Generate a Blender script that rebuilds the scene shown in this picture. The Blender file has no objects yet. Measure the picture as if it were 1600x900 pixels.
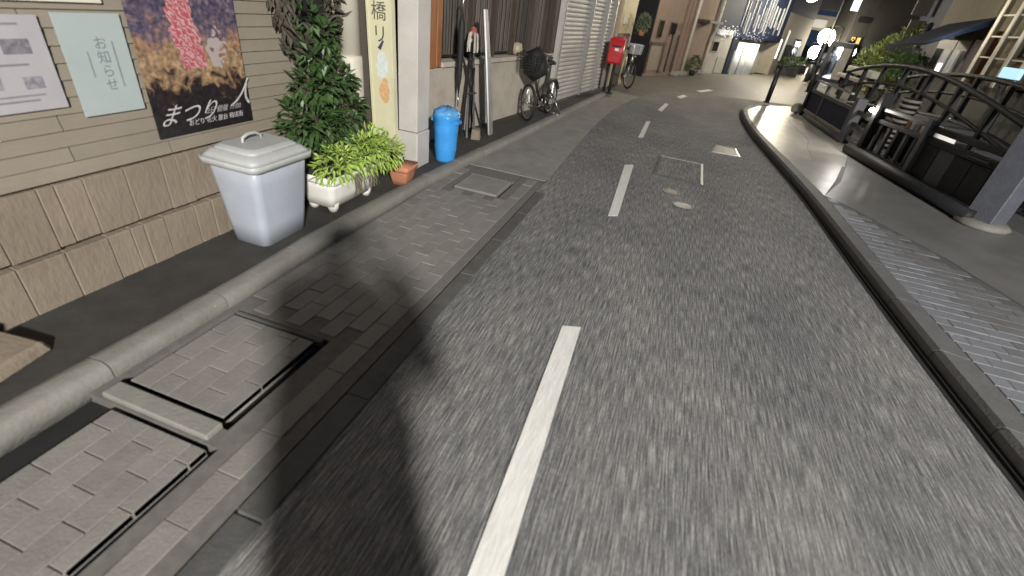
import bpy, bmesh, math, random
from mathutils import Vector, Matrix
R = math.radians
PI = math.pi
random.seed(7)
C = bpy.context.scene.collection
S = bpy.context.scene

# ------------------------------------------------------------------ camera
cam_d = bpy.data.cameras.new('camera')
cam = bpy.data.objects.new('camera', cam_d); C.objects.link(cam)
_p, _r, _f = R(31.8), R(7.9), 720.0
_d = Vector((-math.sin(_r)*math.cos(_p), math.cos(_r)*math.cos(_p), math.sin(_p)))
_v = Vector((283, -412, _f)); _v = (_v - _d*_v.dot(_d)).normalized()
_x = _d.cross(_v)
ax = (_x, _v, -_d)
cx = Vector([a[0] for a in ax]); cy = -Vector([a[1] for a in ax]); cz = -Vector([a[2] for a in ax])
M = Matrix((cx, cy, cz)).transposed().to_4x4()
M.translation = Vector((0, 0, 1.6))
cam.matrix_world = M
cam_d.sensor_width = 36; cam_d.lens = _f/1600*36
cam_d.clip_start = 0.02; cam_d.clip_end = 500
S.camera = cam
cam_d.dof.use_dof = True; cam_d.dof.focus_distance = 5.2; cam_d.dof.aperture_fstop = 1.3

# ------------------------------------------------------------------ world, moonlight, exposure
w = bpy.data.worlds.new('World'); S.world = w; w.use_nodes = True
nt = w.node_tree
bg = nt.nodes['Background']
sky = nt.nodes.new('ShaderNodeTexSky'); sky.sky_type = 'NISHITA'; sky.sun_disc = False
sky.sun_elevation = R(-7); sky.sun_rotation = R(150)
nadd = nt.nodes.new('ShaderNodeMix'); nadd.data_type = 'RGBA'; nadd.blend_type = 'ADD'; nadd.inputs[0].default_value = 1
nt.links.new(sky.outputs[0], nadd.inputs[6]); nadd.inputs[7].default_value = (.02, .03, .058, 1)      # town glow on a clear night
nt.links.new(nadd.outputs[2], bg.inputs[0]); bg.inputs[1].default_value = 0.15
sun_d = bpy.data.lights.new('moonlight', 'SUN'); sun_d.energy = 0.004; sun_d.angle = R(10); sun_d.color = (.8, .88, 1)
sun = bpy.data.objects.new('moonlight', sun_d); C.objects.link(sun); sun.rotation_euler = (R(40), 0, R(150))
S.view_settings.view_transform = 'Standard'; S.view_settings.look = 'None'
S.view_settings.exposure = 2.7; S.view_settings.gamma = 1
S.render.engine = 'CYCLES'

# ------------------------------------------------------------------ materials
MATS = {}
def mat(name, col, rough=.7, var=.15, scale=6, bump=.0, bscale=40, metal=0., spec=.5, dirt=0., dirtcol=(.03, .028, .025), stretch=(1, 1, 1)):
    if name in MATS: return MATS[name]
    m = bpy.data.materials.new(name); m.use_nodes = True
    n = m.node_tree.nodes; l = m.node_tree.links; b = n['Principled BSDF']
    tc = n.new('ShaderNodeTexCoord'); geo = n.new('ShaderNodeNewGeometry')
    mp = n.new('ShaderNodeMapping'); mp.inputs['Scale'].default_value = stretch
    l.new(geo.outputs['Position'], mp.inputs['Vector'])
    nz = n.new('ShaderNodeTexNoise'); nz.inputs['Scale'].default_value = scale; nz.inputs['Detail'].default_value = 6
    nz.inputs['Roughness'].default_value = .65
    l.new(mp.outputs[0], nz.inputs['Vector'])
    cr = n.new('ShaderNodeValToRGB')
    cr.color_ramp.elements[0].position = .3; cr.color_ramp.elements[1].position = .7
    cr.color_ramp.elements[0].color = (*[max(0, c*(1-var)) for c in col], 1)
    cr.color_ramp.elements[1].color = (*[min(1, c*(1+var)) for c in col], 1)
    l.new(nz.outputs[0], cr.inputs[0])
    # each object a little different
    oi = n.new('ShaderNodeObjectInfo'); mr = n.new('ShaderNodeMapRange')
    mr.inputs['To Min'].default_value = 1-var*.8; mr.inputs['To Max'].default_value = 1+var*.8
    l.new(oi.outputs['Random'], mr.inputs['Value'])
    mx = n.new('ShaderNodeMix'); mx.data_type = 'RGBA'; mx.blend_type = 'MULTIPLY'; mx.inputs[0].default_value = 1
    l.new(cr.outputs[0], mx.inputs[6]); l.new(mr.outputs[0], mx.inputs[7])
    out = mx.outputs[2]
    if dirt:
        n2 = n.new('ShaderNodeTexNoise'); n2.inputs['Scale'].default_value = 2.3; n2.inputs['Detail'].default_value = 9
        n2.inputs['Roughness'].default_value = .7
        l.new(geo.outputs['Position'], n2.inputs['Vector'])
        r2 = n.new('ShaderNodeValToRGB'); r2.color_ramp.elements[0].position = .48; r2.color_ramp.elements[1].position = .72
        r2.color_ramp.elements[1].color = (dirt, dirt, dirt, 1)
        l.new(n2.outputs[0], r2.inputs[0])
        m2 = n.new('ShaderNodeMix'); m2.data_type = 'RGBA'
        l.new(r2.outputs[0], m2.inputs[0]); l.new(out, m2.inputs[6]); m2.inputs[7].default_value = (*dirtcol, 1)
        out = m2.outputs[2]
    l.new(out, b.inputs['Base Color'])
    b.inputs['Roughness'].default_value = rough; b.inputs['Metallic'].default_value = metal
    b.inputs['Specular IOR Level'].default_value = spec
    if bump:
        n3 = n.new('ShaderNodeTexNoise'); n3.inputs['Scale'].default_value = bscale; n3.inputs['Detail'].default_value = 4
        l.new(mp.outputs[0], n3.inputs['Vector'])
        bp = n.new('ShaderNodeBump'); bp.inputs['Strength'].default_value = bump; bp.inputs['Distance'].default_value = .01
        l.new(n3.outputs[0], bp.inputs['Height']); l.new(bp.outputs[0], b.inputs['Normal'])
    MATS[name] = m
    return m

def glow(name, col, strength):
    if name in MATS: return MATS[name]
    m = bpy.data.materials.new(name); m.use_nodes = True
    b = m.node_tree.nodes['Principled BSDF']
    b.inputs['Base Color'].default_value = (*[c*.25 for c in col], 1)
    b.inputs['Emission Color'].default_value = (*col, 1); b.inputs['Emission Strength'].default_value = strength
    MATS[name] = m
    return m

def asphalt_mat():
    m = bpy.data.materials.new('asphalt'); m.use_nodes = True
    n = m.node_tree.nodes; l = m.node_tree.links; b = n['Principled BSDF']
    geo = n.new('ShaderNodeNewGeometry')
    def noise(sc, stretch, det=3, rough=.6):
        mp = n.new('ShaderNodeMapping'); mp.inputs['Scale'].default_value = stretch
        l.new(geo.outputs['Position'], mp.inputs[0])
        z = n.new('ShaderNodeTexNoise'); z.inputs['Scale'].default_value = sc; z.inputs['Detail'].default_value = det
        z.inputs['Roughness'].default_value = rough
        l.new(mp.outputs[0], z.inputs['Vector']); return z.outputs[0]
    grain = noise(150, (1, .042, 1), 3, .55)        # stones dragged and polished along the driving direction
    fine = noise(230, (1, .2, 1), 2)
    big = noise(1.1, (1, .5, 1), 6)
    cr = n.new('ShaderNodeValToRGB'); e = cr.color_ramp.elements
    e[0].position = .30; e[0].color = (.05, .05, .05, 1); e[1].position = .72; e[1].color = (.38, .375, .365, 1)
    k = e.new(.5); k.color = (.15, .149, .147, 1)
    add = n.new('ShaderNodeMath'); add.operation = 'MULTIPLY_ADD'; add.inputs[1].default_value = .35; 
    l.new(fine, add.inputs[0]); 
    sub = n.new('ShaderNodeMath'); sub.operation = 'MULTIPLY_ADD'; sub.inputs[1].default_value = .82; sub.inputs[2].default_value = -.085
    l.new(grain, sub.inputs[0]); l.new(sub.outputs[0], add.inputs[2])
    l.new(add.outputs[0], cr.inputs[0])
    br = n.new('ShaderNodeValToRGB'); br.color_ramp.elements[0].position = .35; br.color_ramp.elements[1].position = .65
    br.color_ramp.elements[0].color = (.76, .76, .77, 1); br.color_ramp.elements[1].color = (1.15, 1.13, 1.1, 1)
    l.new(big, br.inputs[0])
    mx = n.new('ShaderNodeMix'); mx.data_type = 'RGBA'; mx.blend_type = 'MULTIPLY'; mx.inputs[0].default_value = 1
    l.new(cr.outputs[0], mx.inputs[6]); l.new(br.outputs[0], mx.inputs[7])
    l.new(mx.outputs[2], b.inputs['Base Color'])
    b.inputs['Roughness'].default_value = .8; b.inputs['Specular IOR Level'].default_value = .25
    bp = n.new('ShaderNodeBump'); bp.inputs['Strength'].default_value = .5; bp.inputs['Distance'].default_value = .006
    l.new(grain, bp.inputs['Height']); l.new(bp.outputs[0], b.inputs['Normal'])
    return m

ASPH = asphalt_mat()
PAINT = mat('road_paint', (.62, .61, .57), .6, .1, 30, .3, 90, dirt=.25, dirtcol=(.25, .24, .22), stretch=(1, .2, 1))
CONC = mat('concrete', (.225, .215, .198), .7, .16, 5, .25, 60, dirt=.45, dirtcol=(.11, .1, .09))
CONC_L = mat('kerb_concrete', (.19, .181, .16), .8, .12, 7, .35, 50, dirt=.3, dirtcol=(.13, .12, .095))
CONC_D = mat('dark_edging', (.075, .073, .07), .75, .2, 9, .3, 70, dirt=.3)
KERB = mat('kerb_stone', (.135, .132, .128), .6, .12, 8, .3, 60, dirt=.3, dirtcol=(.05, .047, .045))
PAVE_L = mat('left_paver', (.195, .183, .167), .72, .10, 10, .3, 80, dirt=.4, dirtcol=(.12, .11, .1))
PAVE_R = mat('grey_paver', (.185, .19, .2), .5, .07, 10, .3, 80, dirt=.35, dirtcol=(.1, .1, .1))
PAVE_SHADE = mat('shaded_paver', (.15, .15, .15), .5, .07, 10, .3, 80, dirt=.35, dirtcol=(.06, .055, .05))  # darker copy of the grey paver, shade put into its colour
APRON_SHADE = mat('shaded_apron', (.145, .14, .132), .42, .12, 3, .15, 45, dirt=.4, dirtcol=(.07, .065, .06))  # pavement tone darkened to paint in shade before the fence
SLAB = mat('pale_slab', (.40, .38, .335), .38, .10, 4, .12, 40, spec=.7, dirt=.4, dirtcol=(.16, .145, .12))
SOIL = mat('dark_ground', (.05, .047, .042), .9, .3, 12, .4, 60)
GAP = mat('black_gap', (.008, .008, .008), .9, .2)
SIDING = mat('siding_tan', (.22, .19, .145), .7, .05, 14, .15, 60, dirt=.3, dirtcol=(.13, .11, .083), stretch=(1, .35, 2))
STONE = mat('foundation_stone', (.205, .165, .12), .85, .07, 16, .5, 45, dirt=.35, dirtcol=(.1, .077, .052), stretch=(1, 1, .4))
MORTAR = mat('mortar', (.155, .125, .092), .9, .2)
CREAM = mat('cream_paint', (.5, .465, .38), .55, .06, 6, .08, 50, dirt=.2, dirtcol=(.4, .35, .26))
WHITEP = mat('white_pillar', (.45, .425, .39), .6, .07, 5, .15, 60, dirt=.25, dirtcol=(.3, .27, .23))
BINP = mat('pale_grey_plastic', (.34, .365, .41), .45, .06, 4, .05, 30, dirt=.4, dirtcol=(.25, .25, .24))
BINL = mat('off_white_lid', (.40, .41, .40), .5, .06, 5, .05, 30, dirt=.45, dirtcol=(.27, .255, .22))
PLASW = mat('white_plastic', (.68, .66, .61), .45, .06, 6, .05, 30, dirt=.3, dirtcol=(.4, .36, .28))
BLUE = mat('blue_plastic', (.045, .27, .64), .3, .12, 8, .2, 18)
TERRA = mat('terracotta', (.42, .17, .09), .75, .15, 9, .2, 50, dirt=.3, dirtcol=(.25, .17, .12))
LEAF_D = mat('dark_leaf', (.055, .105, .03), .45, .5, 18)
LEAF_L = mat('light_leaf', (.27, .38, .07), .5, .35, 16)
LEAF_B = mat('brown_leaf', (.075, .065, .04), .7, .5, 20)
LEAF_F = mat('lit_leaf', (.17, .21, .07), .6, .5, 8)
BARK = mat('bark', (.07, .05, .035), .9, .3, 30, .5, 30)
WOODD = mat('dark_wood', (.05, .036, .026), .65, .3, 10, .3, 40, stretch=(3, 3, .4))
WOODB = mat('brown_wood', (.22, .09, .035), .55, .25, 10, .2, 40, stretch=(3, 3, .4))
FENCE = mat('fence_timber', (.013, .013, .014), .6, .35, 10, .4, 40, spec=.3, stretch=(2, 2, .5))
POSTG = mat('weathered_post', (.075, .076, .085), .65, .22, 10, .3, 40, stretch=(2, 2, .4))
METAL = mat('steel', (.5, .5, .5), .3, .1, 10, metal=1.)
METALD = mat('dark_metal', (.03, .03, .032), .45, .2, 10, metal=.6)
BLACK = mat('black_rubber', (.012, .012, .012), .7, .3)
GLASSD = mat('dark_glass', (.02, .018, .016), .12, .2, 3, spec=.8)
CURTAIN = mat('window_curtain', (.10, .085, .07), .8, .5, 9, stretch=(4, 4, .3))
SHUT = mat('shutter_steel', (.47, .45, .41), .5, .06, 8, .1, 40, dirt=.3, dirtcol=(.27, .25, .21))
RAIL = mat('shutter_rail', (.30, .29, .27), .4, .1, 8, metal=.4)
RED = mat('red_enamel', (.42, .02, .025), .4, .1, 9)
REDD = mat('dark_red_board', (.10, .035, .03), .6, .2, 9)
YELL = mat('yellow_wall', (.50, .42, .24), .6, .1, 5, .1, 40)
YSIGN = mat('pale_yellow_sign', (.56, .53, .35), .5, .05, 5)
PINK = mat('pink_stucco', (.22, .155, .12), .85, .1, 6, .3, 60, dirt=.3, dirtcol=(.17, .11, .08))
BROWNW = mat('brown_stucco', (.22, .155, .115), .85, .1, 6, .3, 60, dirt=.3, dirtcol=(.12, .085, .06))
GREYW = mat('grey_wall', (.25, .245, .23), .8, .12, 4, .2, 40, dirt=.3, dirtcol=(.14, .13, .12))
NAVY = mat('navy_cladding', (.009, .015, .038), .7, .4, 4, .1, 20, spec=.25)
NAVYC = mat('navy_canvas', (.004, .008, .022), .9, .3, 10, spec=.15)
DBROWN = mat('dark_brown_wall', (.011, .009, .008), .95, .3, 3, .2, 30, spec=.08)
SHOJI = mat('cream_screen', (.32, .29, .225), .75, .08, 5)
PAPER = mat('white_paper', (.33, .315, .325), .8, .05, 8)
PAPERG = mat('pale_green_paper', (.33, .375, .365), .6, .04, 6)
INK = mat('grey_ink', (.17, .16, .18), .8, .55, 45)
INKD = mat('dark_ink', (.07, .06, .05), .7, .2)
INKF = mat('faint_ink', (.17, .21, .22), .8, .2, 40)
WHITEF = mat('white_cloth', (.62, .66, .68), .75, .06, 3)
SKIN = mat('skin', (.5, .33, .25), .55, .05)
CLOTH = mat('navy_jacket', (.03, .035, .05), .85, .2, 20)
TROUS = mat('grey_trousers', (.06, .06, .06), .9, .2, 20)
MG = mat('manhole_iron', (.11, .105, .1), .45, .2, 12, .3, 50, metal=.5)

STRIPM = mat('pale_strip', (.16, .16, .17), .5, .2)
L_WARM = glow('lamp_glow', (1, .87, .62), 12)
L_COOL = glow('cool_lamp_glow', (.9, .95, 1), 9)
L_BLUE = glow('blue_sign_glow', (.35, .6, 1), .55)
L_SIGN = glow('cyan_sign_glow', (.5, .8, 1), .16)
L_WHITE = glow('white_light_panel', (1, .97, .93), .5)
L_ORANGE = glow('orange_window_glow', (1, .62, .2), .16)
L_DIM = glow('dim_lit_glass', (.85, .88, .95), .014)
L_FAIRY = glow('fairy_light_glow', (1, .98, .9), .16)
L_PALE = glow('pale_lit_sign', (.9, .9, .85), .045)

# ------------------------------------------------------------------ mesh helpers
class MB:
    def __init__(s): s.v = []; s.f = []
    def quad(s, a, b, c, d):
        i = len(s.v); s.v += [tuple(a), tuple(b), tuple(c), tuple(d)]; s.f.append((i, i+1, i+2, i+3)); return s
    def hexa(s, p):      # p: 4 bottom + 4 top
        i = len(s.v); s.v += [tuple(q) for q in p]
        for f in ((3, 2, 1, 0), (4, 5, 6, 7), (0, 1, 5, 4), (1, 2, 6, 5), (2, 3, 7, 6), (3, 0, 4, 7)): s.f.append(tuple(i+k for k in f))
        return s
    def box(s, x0, x1, y0, y1, z0, z1):
        return s.hexa([(x0, y0, z0), (x1, y0, z0), (x1, y1, z0), (x0, y1, z0), (x0, y0, z1), (x1, y0, z1), (x1, y1, z1), (x0, y1, z1)])
    def prism(s, poly, z0, z1):
        n = len(poly); i = len(s.v)
        s.v += [(p[0], p[1], z0) for p in poly] + [(p[0], p[1], z1) for p in poly]
        s.f.append(tuple(range(i+n-1, i-1, -1))); s.f.append(tuple(range(i+n, i+2*n)))
        for k in range(n): s.f.append((i+k, i+(k+1) % n, i+n+(k+1) % n, i+n+k))
        return s
    def tube(s, pts, r, n=8, caps=True):
        pts = [Vector(p) for p in pts]; rr = r if isinstance(r, (list, tuple)) else [r]*len(pts)
        i0 = len(s.v); up0 = None
        for k, p in enumerate(pts):
            t = (pts[min(k+1, len(pts)-1)]-pts[max(k-1, 0)]).normalized()
            if up0 is None:
                up0 = Vector((0, 0, 1)) if abs(t.z) < .9 else Vector((1, 0, 0))
            a = t.cross(up0).normalized(); b = a.cross(t).normalized(); up0 = b
            for j in range(n):
                an = 2*PI*j/n
                s.v.append(tuple(p + (a*math.cos(an)+b*math.sin(an))*rr[k]))
        for k in range(len(pts)-1):
            for j in range(n):
                a = i0+k*n+j; b = i0+k*n+(j+1) % n
                s.f.append((a, b, b+n, a+n))
        if caps:
            s.f.append(tuple(i0+j for j in range(n-1, -1, -1))); s.f.append(tuple(i0+(len(pts)-1)*n+j for j in range(n)))
        return s
    def bar(s, a, b, w, h=None):     # square bar between two points
        h = h or w; a = Vector(a); b = Vector(b); t = (b-a).normalized()
        up = Vector((0, 0, 1)) if abs(t.z) < .95 else Vector((0, 1, 0))
        x = t.cross(up).normalized()*w/2; y = x.cross(t).normalized()*h/2
        return s.hexa([a-x-y, a+x-y, a+x+y, a-x+y, b-x-y, b+x-y, b+x+y, b-x+y])
    def lathe(s, prof, c=(0, 0, 0), n=16):
        i0 = len(s.v)
        for r, z in prof:
            for j in range(n):
                s.v.append((c[0]+r*math.cos(2*PI*j/n), c[1]+r*math.sin(2*PI*j/n), c[2]+z))
        for k in range(len(prof)-1):
            for j in range(n):
                a = i0+k*n+j; b = i0+k*n+(j+1) % n
                s.f.append((a, b, b+n, a+n))
        s.f.append(tuple(i0+j for j in range(n-1, -1, -1))); s.f.append(tuple(i0+(len(prof)-1)*n+j for j in range(n)))
        return s
    def torus(s, c, axis, R_, r, n=28, m=8):
        c = Vector(c); axis = Vector(axis).normalized()
        a = axis.orthogonal().normalized(); b = axis.cross(a); i0 = len(s.v)
        for k in range(n):
            an = 2*PI*k/n; d = a*math.cos(an)+b*math.sin(an)
            for j in range(m):
                bn = 2*PI*j/m
                s.v.append(tuple(c+d*(R_+r*math.cos(bn))+axis*r*math.sin(bn)))
        for k in range(n):
            for j in range(m):
                s.f.append((i0+k*m+j, i0+((k+1) % n)*m+j, i0+((k+1) % n)*m+(j+1) % m, i0+k*m+(j+1) % m))
        return s
    def leaf(s, p, d, up, L, W):
        p = Vector(p); d = Vector(d).normalized(); sd = d.cross(Vector(up))
        if sd.length < 1e-3: sd = d.orthogonal()
        sd.normalize(); nrm = sd.cross(d)
        i = len(s.v)
        s.v += [tuple(p), tuple(p+d*L*.5+sd*W*.5+nrm*W*.18), tuple(p+d*L-nrm*L*.12), tuple(p+d*L*.5-sd*W*.5+nrm*W*.18)]
        s.f += [(i, i+1, i+2), (i, i+2, i+3)]
        return s
    def build(s, name, m, parent=None, smooth=False, loc=(0, 0, 0), bevel=0):
        me = bpy.data.meshes.new(name); me.from_pydata(s.v, [], s.f); me.materials.append(m)
        bm = bmesh.new(); bm.from_mesh(me); bmesh.ops.recalc_face_normals(bm, faces=bm.faces)
        if bevel:
            bmesh.ops.bevel(bm, geom=list(bm.edges), offset=bevel, segments=1, affect='EDGES', clamp_overlap=True)
        bm.to_mesh(me); bm.free()
        if smooth:
            for p in me.polygons: p.use_smooth = True
        o = bpy.data.objects.new(name, me); C.objects.link(o); o.location = loc
        if parent is not None: o.parent = parent
        return o

def tag(o, label, cat, group=None, kind=None):
    if label: o['label'] = label
    if cat: o['category'] = cat
    if group: o['group'] = group
    if kind: o['kind'] = kind
    return o
def thing(name, label, cat, loc=(0, 0, 0), rz=0, group=None):
    o = bpy.data.objects.new(name, None); C.objects.link(o); o.empty_display_size = .1
    o.location = loc; o.rotation_euler = (0, 0, rz)
    return tag(o, label, cat, group)
def struct(name, mb, m, **k):
    o = mb.build(name, m, **k); o['kind'] = 'structure'; return o
def copy_obj(o, parent=None):
    c = o.copy(); C.objects.link(c); c.parent = parent; return c
def copy_tree(o, parent=None):
    c = copy_obj(o, parent)
    for ch in list(o.children): copy_tree(ch, c)
    return c

class Frame:         # a vertical plane: u along p->q, z up, d out of the wall
    def __init__(s, p, q):
        s.p = Vector((p[0], p[1], 0)); d = Vector((q[0]-p[0], q[1]-p[1], 0)); s.len = d.length
        s.u = d.normalized(); s.n = Vector((s.u.y, -s.u.x, 0))
    def P(s, u, d, z): return s.p + s.u*u + s.n*d + Vector((0, 0, z))
    def box(s, mb, u0, u1, z0, z1, d0, d1):
        return mb.hexa([s.P(u0, d0, z0), s.P(u1, d0, z0), s.P(u1, d1, z0), s.P(u0, d1, z0),
                        s.P(u0, d0, z1), s.P(u1, d0, z1), s.P(u1, d1, z1), s.P(u0, d1, z1)])
    def part(s, name, m, parent, u0, u1, z0, z1, d0, d1, bevel=0):
        mb = MB(); s.box(mb, u0, u1, z0, z1, d0, d1); return mb.build(name, m, parent, bevel=bevel)

_txt = None
def text_part(body, size, m, parent, name, mw, depth=.002, shear=0):
    cu = bpy.data.curves.new('lettering', 'FONT'); cu.body = body; cu.size = size; cu.extrude = depth
    cu.shear = shear; cu.align_x = 'CENTER'; cu.align_y = 'CENTER'
    o = bpy.data.objects.new('lettering', cu); C.objects.link(o)
    dg = bpy.context.evaluated_depsgraph_get()
    me = bpy.data.meshes.new_from_object(o.evaluated_get(dg))
    bpy.data.objects.remove(o); bpy.data.curves.remove(cu)
    me.materials.clear(); me.materials.append(m)
    me.transform(mw)
    t = bpy.data.objects.new(name, me); C.objects.link(t); t.parent = parent
    return t
def text_matrix(origin, right, up):
    r = Vector(right).normalized(); u = Vector(up).normalized(); n = r.cross(u)
    m = Matrix((r, u, n)).transposed().to_4x4(); m.translation = Vector(origin); return m

def interp(pts, t):
    for (a, b) in zip(pts[:-1], pts[1:]):
        if t <= b[1] or b is pts[-1]:
            k = (t-a[1])/(b[1]-a[1]); return a[0]+(b[0]-a[0])*k

def crown(mb, c, r, n, L, W, rng, up=.3, shell=.35):
    for _ in range(n):
        while True:
            d = Vector((rng.uniform(-1, 1), rng.uniform(-1, 1), rng.uniform(-1, 1)))
            if .05 < d.length < 1: break
        q = d.normalized()*(d.length**shell)
        p = Vector(c)+Vector((q.x*r[0], q.y*r[1], q.z*r[2]))
        dd = (q+Vector((rng.uniform(-.7, .7), rng.uniform(-.7, .7), rng.uniform(-.7, .7)+up)))
        mb.leaf(p, dd, (rng.uniform(-.4, .4), rng.uniform(-.4, .4), 1), L*rng.uniform(.6, 1.2), W*rng.uniform(.6, 1.2))

# ------------------------------------------------------------------ street lamps (each carries its own light)
def street_lamp(label, base, head, power, col=(1, .86, .68), bulb=.13, pole=True, rad=.1, matl=None, name='street_lamp', cat='street lamp', group=None):
    t = thing(name, label, cat, base, 0, group)
    b = Vector(base); h = Vector(head)-b
    if pole:
        MB().tube([(0, 0, 0), (0, 0, .5), (0, 0, h.z+bulb+.1)], [.07, .055, .04], 10).build('pole', METALD, t, True)
        MB().lathe([(.13, 0), (.13, .03), (.08, .08)], n=12).build('base_plate', METALD, t)
    MB().tube([(0, 0, h.z+bulb+.1), (h.x*.5, h.y*.5, h.z+bulb+.2), (h.x, h.y, h.z+bulb+.06)], .025, 8).build('arm', METALD, t, True)
    MB().lathe([(bulb*.5, bulb*.85), (bulb*.45, bulb*.95), (.05, bulb*1.1), (.03, bulb*1.1+.05)], (h.x, h.y, h.z), 14).build('shade', METALD, t, True)
    prof = [(bulb*math.sin(a), -bulb*math.cos(a)) for a in [0.02, .4, .8, 1.2, 1.57, 1.95, 2.3, 2.6]]
    MB().lathe(prof, (h.x, h.y, h.z), 14).build('bulb', matl or L_WARM, t, True)
    ld = bpy.data.lights.new('lamp_light', 'POINT'); ld.energy = power; ld.color = col; ld.shadow_soft_size = rad
    lo = bpy.data.objects.new('lamp_light', ld); C.objects.link(lo); lo.parent = t; lo.location = (h.x, h.y, h.z-bulb-rad-.03)
    return t
street_lamp('tall street lamp behind the viewer beside the right pavement', (6.3, -7.4, .1), (5.5, -7.4, 6.2), 2000, (1, .98, .945), rad=.36)
street_lamp('bracket lamp high on the corner of the pink stucco house', (-1.0, 16.55, 0), (.5, 15.2, 4.4), 48, (1, .88, .70), pole=False)
street_lamp('street lamp at the top edge of the view over the bend', (5.3, 24.2, .1), (4.1, 24, 3.15), 110, (1, .9, .7), .26)
street_lamp('bright lamp with bloom-swollen globe in the middle of the row of far lamps', (8.6, 36.6, .1), (7.85, 36.5, 1.92), 12, (1, .88, .66), .46, name='hanging_lamp', cat='lamp', rad=.12)  # globes here and below oversized, lamp bloom put into their shape
street_lamp('lower warm lamp with bloom-swollen globe left of the brightest far lamp', (8.0, 40.3, .1), (8.3, 40, 1.0), 6, (1, .88, .68), .40, name='hanging_lamp', cat='lamp')
street_lamp('white lamp with bloom-swollen globe at the corner of the dark brown tower', (8.45, 32.9, .1), (8.3, 32.8, 1.36), 8, (.95, .96, 1), .44, matl=L_COOL, name='hanging_lamp', cat='lamp')
# ------------------------------------------------------------------ ground
struct('ground', MB().quad((-150, -150, -.25), (200, -150, -.25), (200, 260, -.25), (-150, 260, -.25)), SOIL)
mb = MB()
mb.prism([(-1.0, -8), (2.6, -8), (2.05, 1), (1.95, 4.3), (1.75, 7.2), (1.6, 10.7), (1.62, 12.1), (1.8, 13.2), (2.6, 14.2), (4.2, 15.6),
          (4.2, 16.2), (1.6, 15.2), (.6, 14.6), (-.2, 14.0), (-.42, 13.4), (-.58, 12.75), (-.74, 12.1), (-.87, 11.4), (-.97, 10.5), (-1.05, 9.5), (-1.085, 8.5), (-1.085, 7.4), (-1.065, 6.2), (-1.04, 5)], -.2, 0)
struct('road', mb, ASPH)
# paved crossing beyond the bend, paler than the asphalt
mb = MB().prism([(-1.4, 12.4), (-.86, 11.62), (-.5, 13.06), (-.21, 14.0), (1.6, 15.2), (4.2, 16.2), (7, 21), (14, 44), (9.2, 48), (4, 27.2), (.8, 21.6), (-1.1, 16.9), (-3.2, 16.9), (-3.2, 12.4)], -.2, -.004)
struct('far_street', mb, mat('far_paving', (.115, .106, .09), .6, .2, 2.2, .3, 40, dirt=.5, dirtcol=(.10, .09, .075)))
# lane dashes
def dash(poly):
    o = MB().prism(poly, .002, .006).build('lane_dash', PAINT); o['kind'] = 'structure'
dash([(-.20, .3), (-.085, .3), (-.148, 2.28), (-.254, 2.24)])
dash([(-.27, 4.14), (-.185, 4.2), (-.236, 6.08), (-.341, 5.99)])
dash([(-.34, 7.72), (-.265, 7.8), (-.265, 9.27), (-.332, 9.2)])
dash([(-.216, 10.72), (-.13, 10.6), (-.04, 11.75), (-.12, 11.85)])
dash([(.1, 13.3), (.2, 13.1), (.36, 13.75), (.26, 13.95)])
dash([(.6, 15.3), (.74, 15.15), (1.1, 16.1), (.96, 16.25)])

# ---- left pavement
lp = MB().prism([(-2.0, -6), (-1.04, -6), (-1.04, 5), (-1.09, 8.7), (-.86, 11.6), (-1.5, 12.3), (-1.55, 10.4), (-1.82, 6.7), (-1.98, 4.6)], -.2, -.05)
left_pavement = struct('left_pavement', lp, GAP)
# smooth concrete part beyond the pavers
mb = MB().prism([(-1.99, 4.72), (-1.04, 4.72), (-1.04, 5), (-1.065, 6.2), (-1.085, 7.4), (-1.085, 8.5), (-1.05, 9.5), (-.97, 10.5), (-.87, 11.4), (-.74, 12.1), (-1.5, 12.3), (-1.55, 10.4), (-1.82, 6.7)], -.045, .004)
o = mb.build('concrete_slab', CONC, left_pavement)
rng = random.Random(3)
pm = bpy.data.meshes.new
def paver_mesh(lx, ly, h, m, seed):
    r = random.Random(seed); b = MB().box(-lx/2, lx/2, -ly/2, ly/2, -h, 0)
    v = b.v; b.v = [(x, y, z+(r.uniform(-.0015, .0015) if z == 0 else 0)) for x, y, z in v]
    o = b.build('paver', m, bevel=.0022); me = o.data; bpy.data.objects.remove(o); return me
pml = [paver_mesh(.1022, .204, .05, PAVE_L, k) for k in range(4)]
lids = [(-1.93, -1.34, .90, 1.52), (-1.93, -1.30, -.35, .82), (-1.80, -1.31, 3.97, 4.46)]
npv = 0
ix = 0
x = -1.90
while x < -1.08:
    y = -.5 + (.1 if ix % 2 else 0)
    while y < 4.66:
        hit = any(a-.07 < x < b+.07 and c-.12 < y < d+.12 for a, b, c, d in lids)
        if not hit:
            o = bpy.data.objects.new('paver', pml[rng.randrange(4)]); C.objects.link(o); o.parent = left_pavement
            o.location = (x, y, .004+rng.uniform(-.003, .002)); o.rotation_euler = (rng.uniform(-.01, .01), rng.uniform(-.01, .01), rng.uniform(-.012, .012)); npv += 1
        y += .2065
    x += .1045; ix += 1
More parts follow.
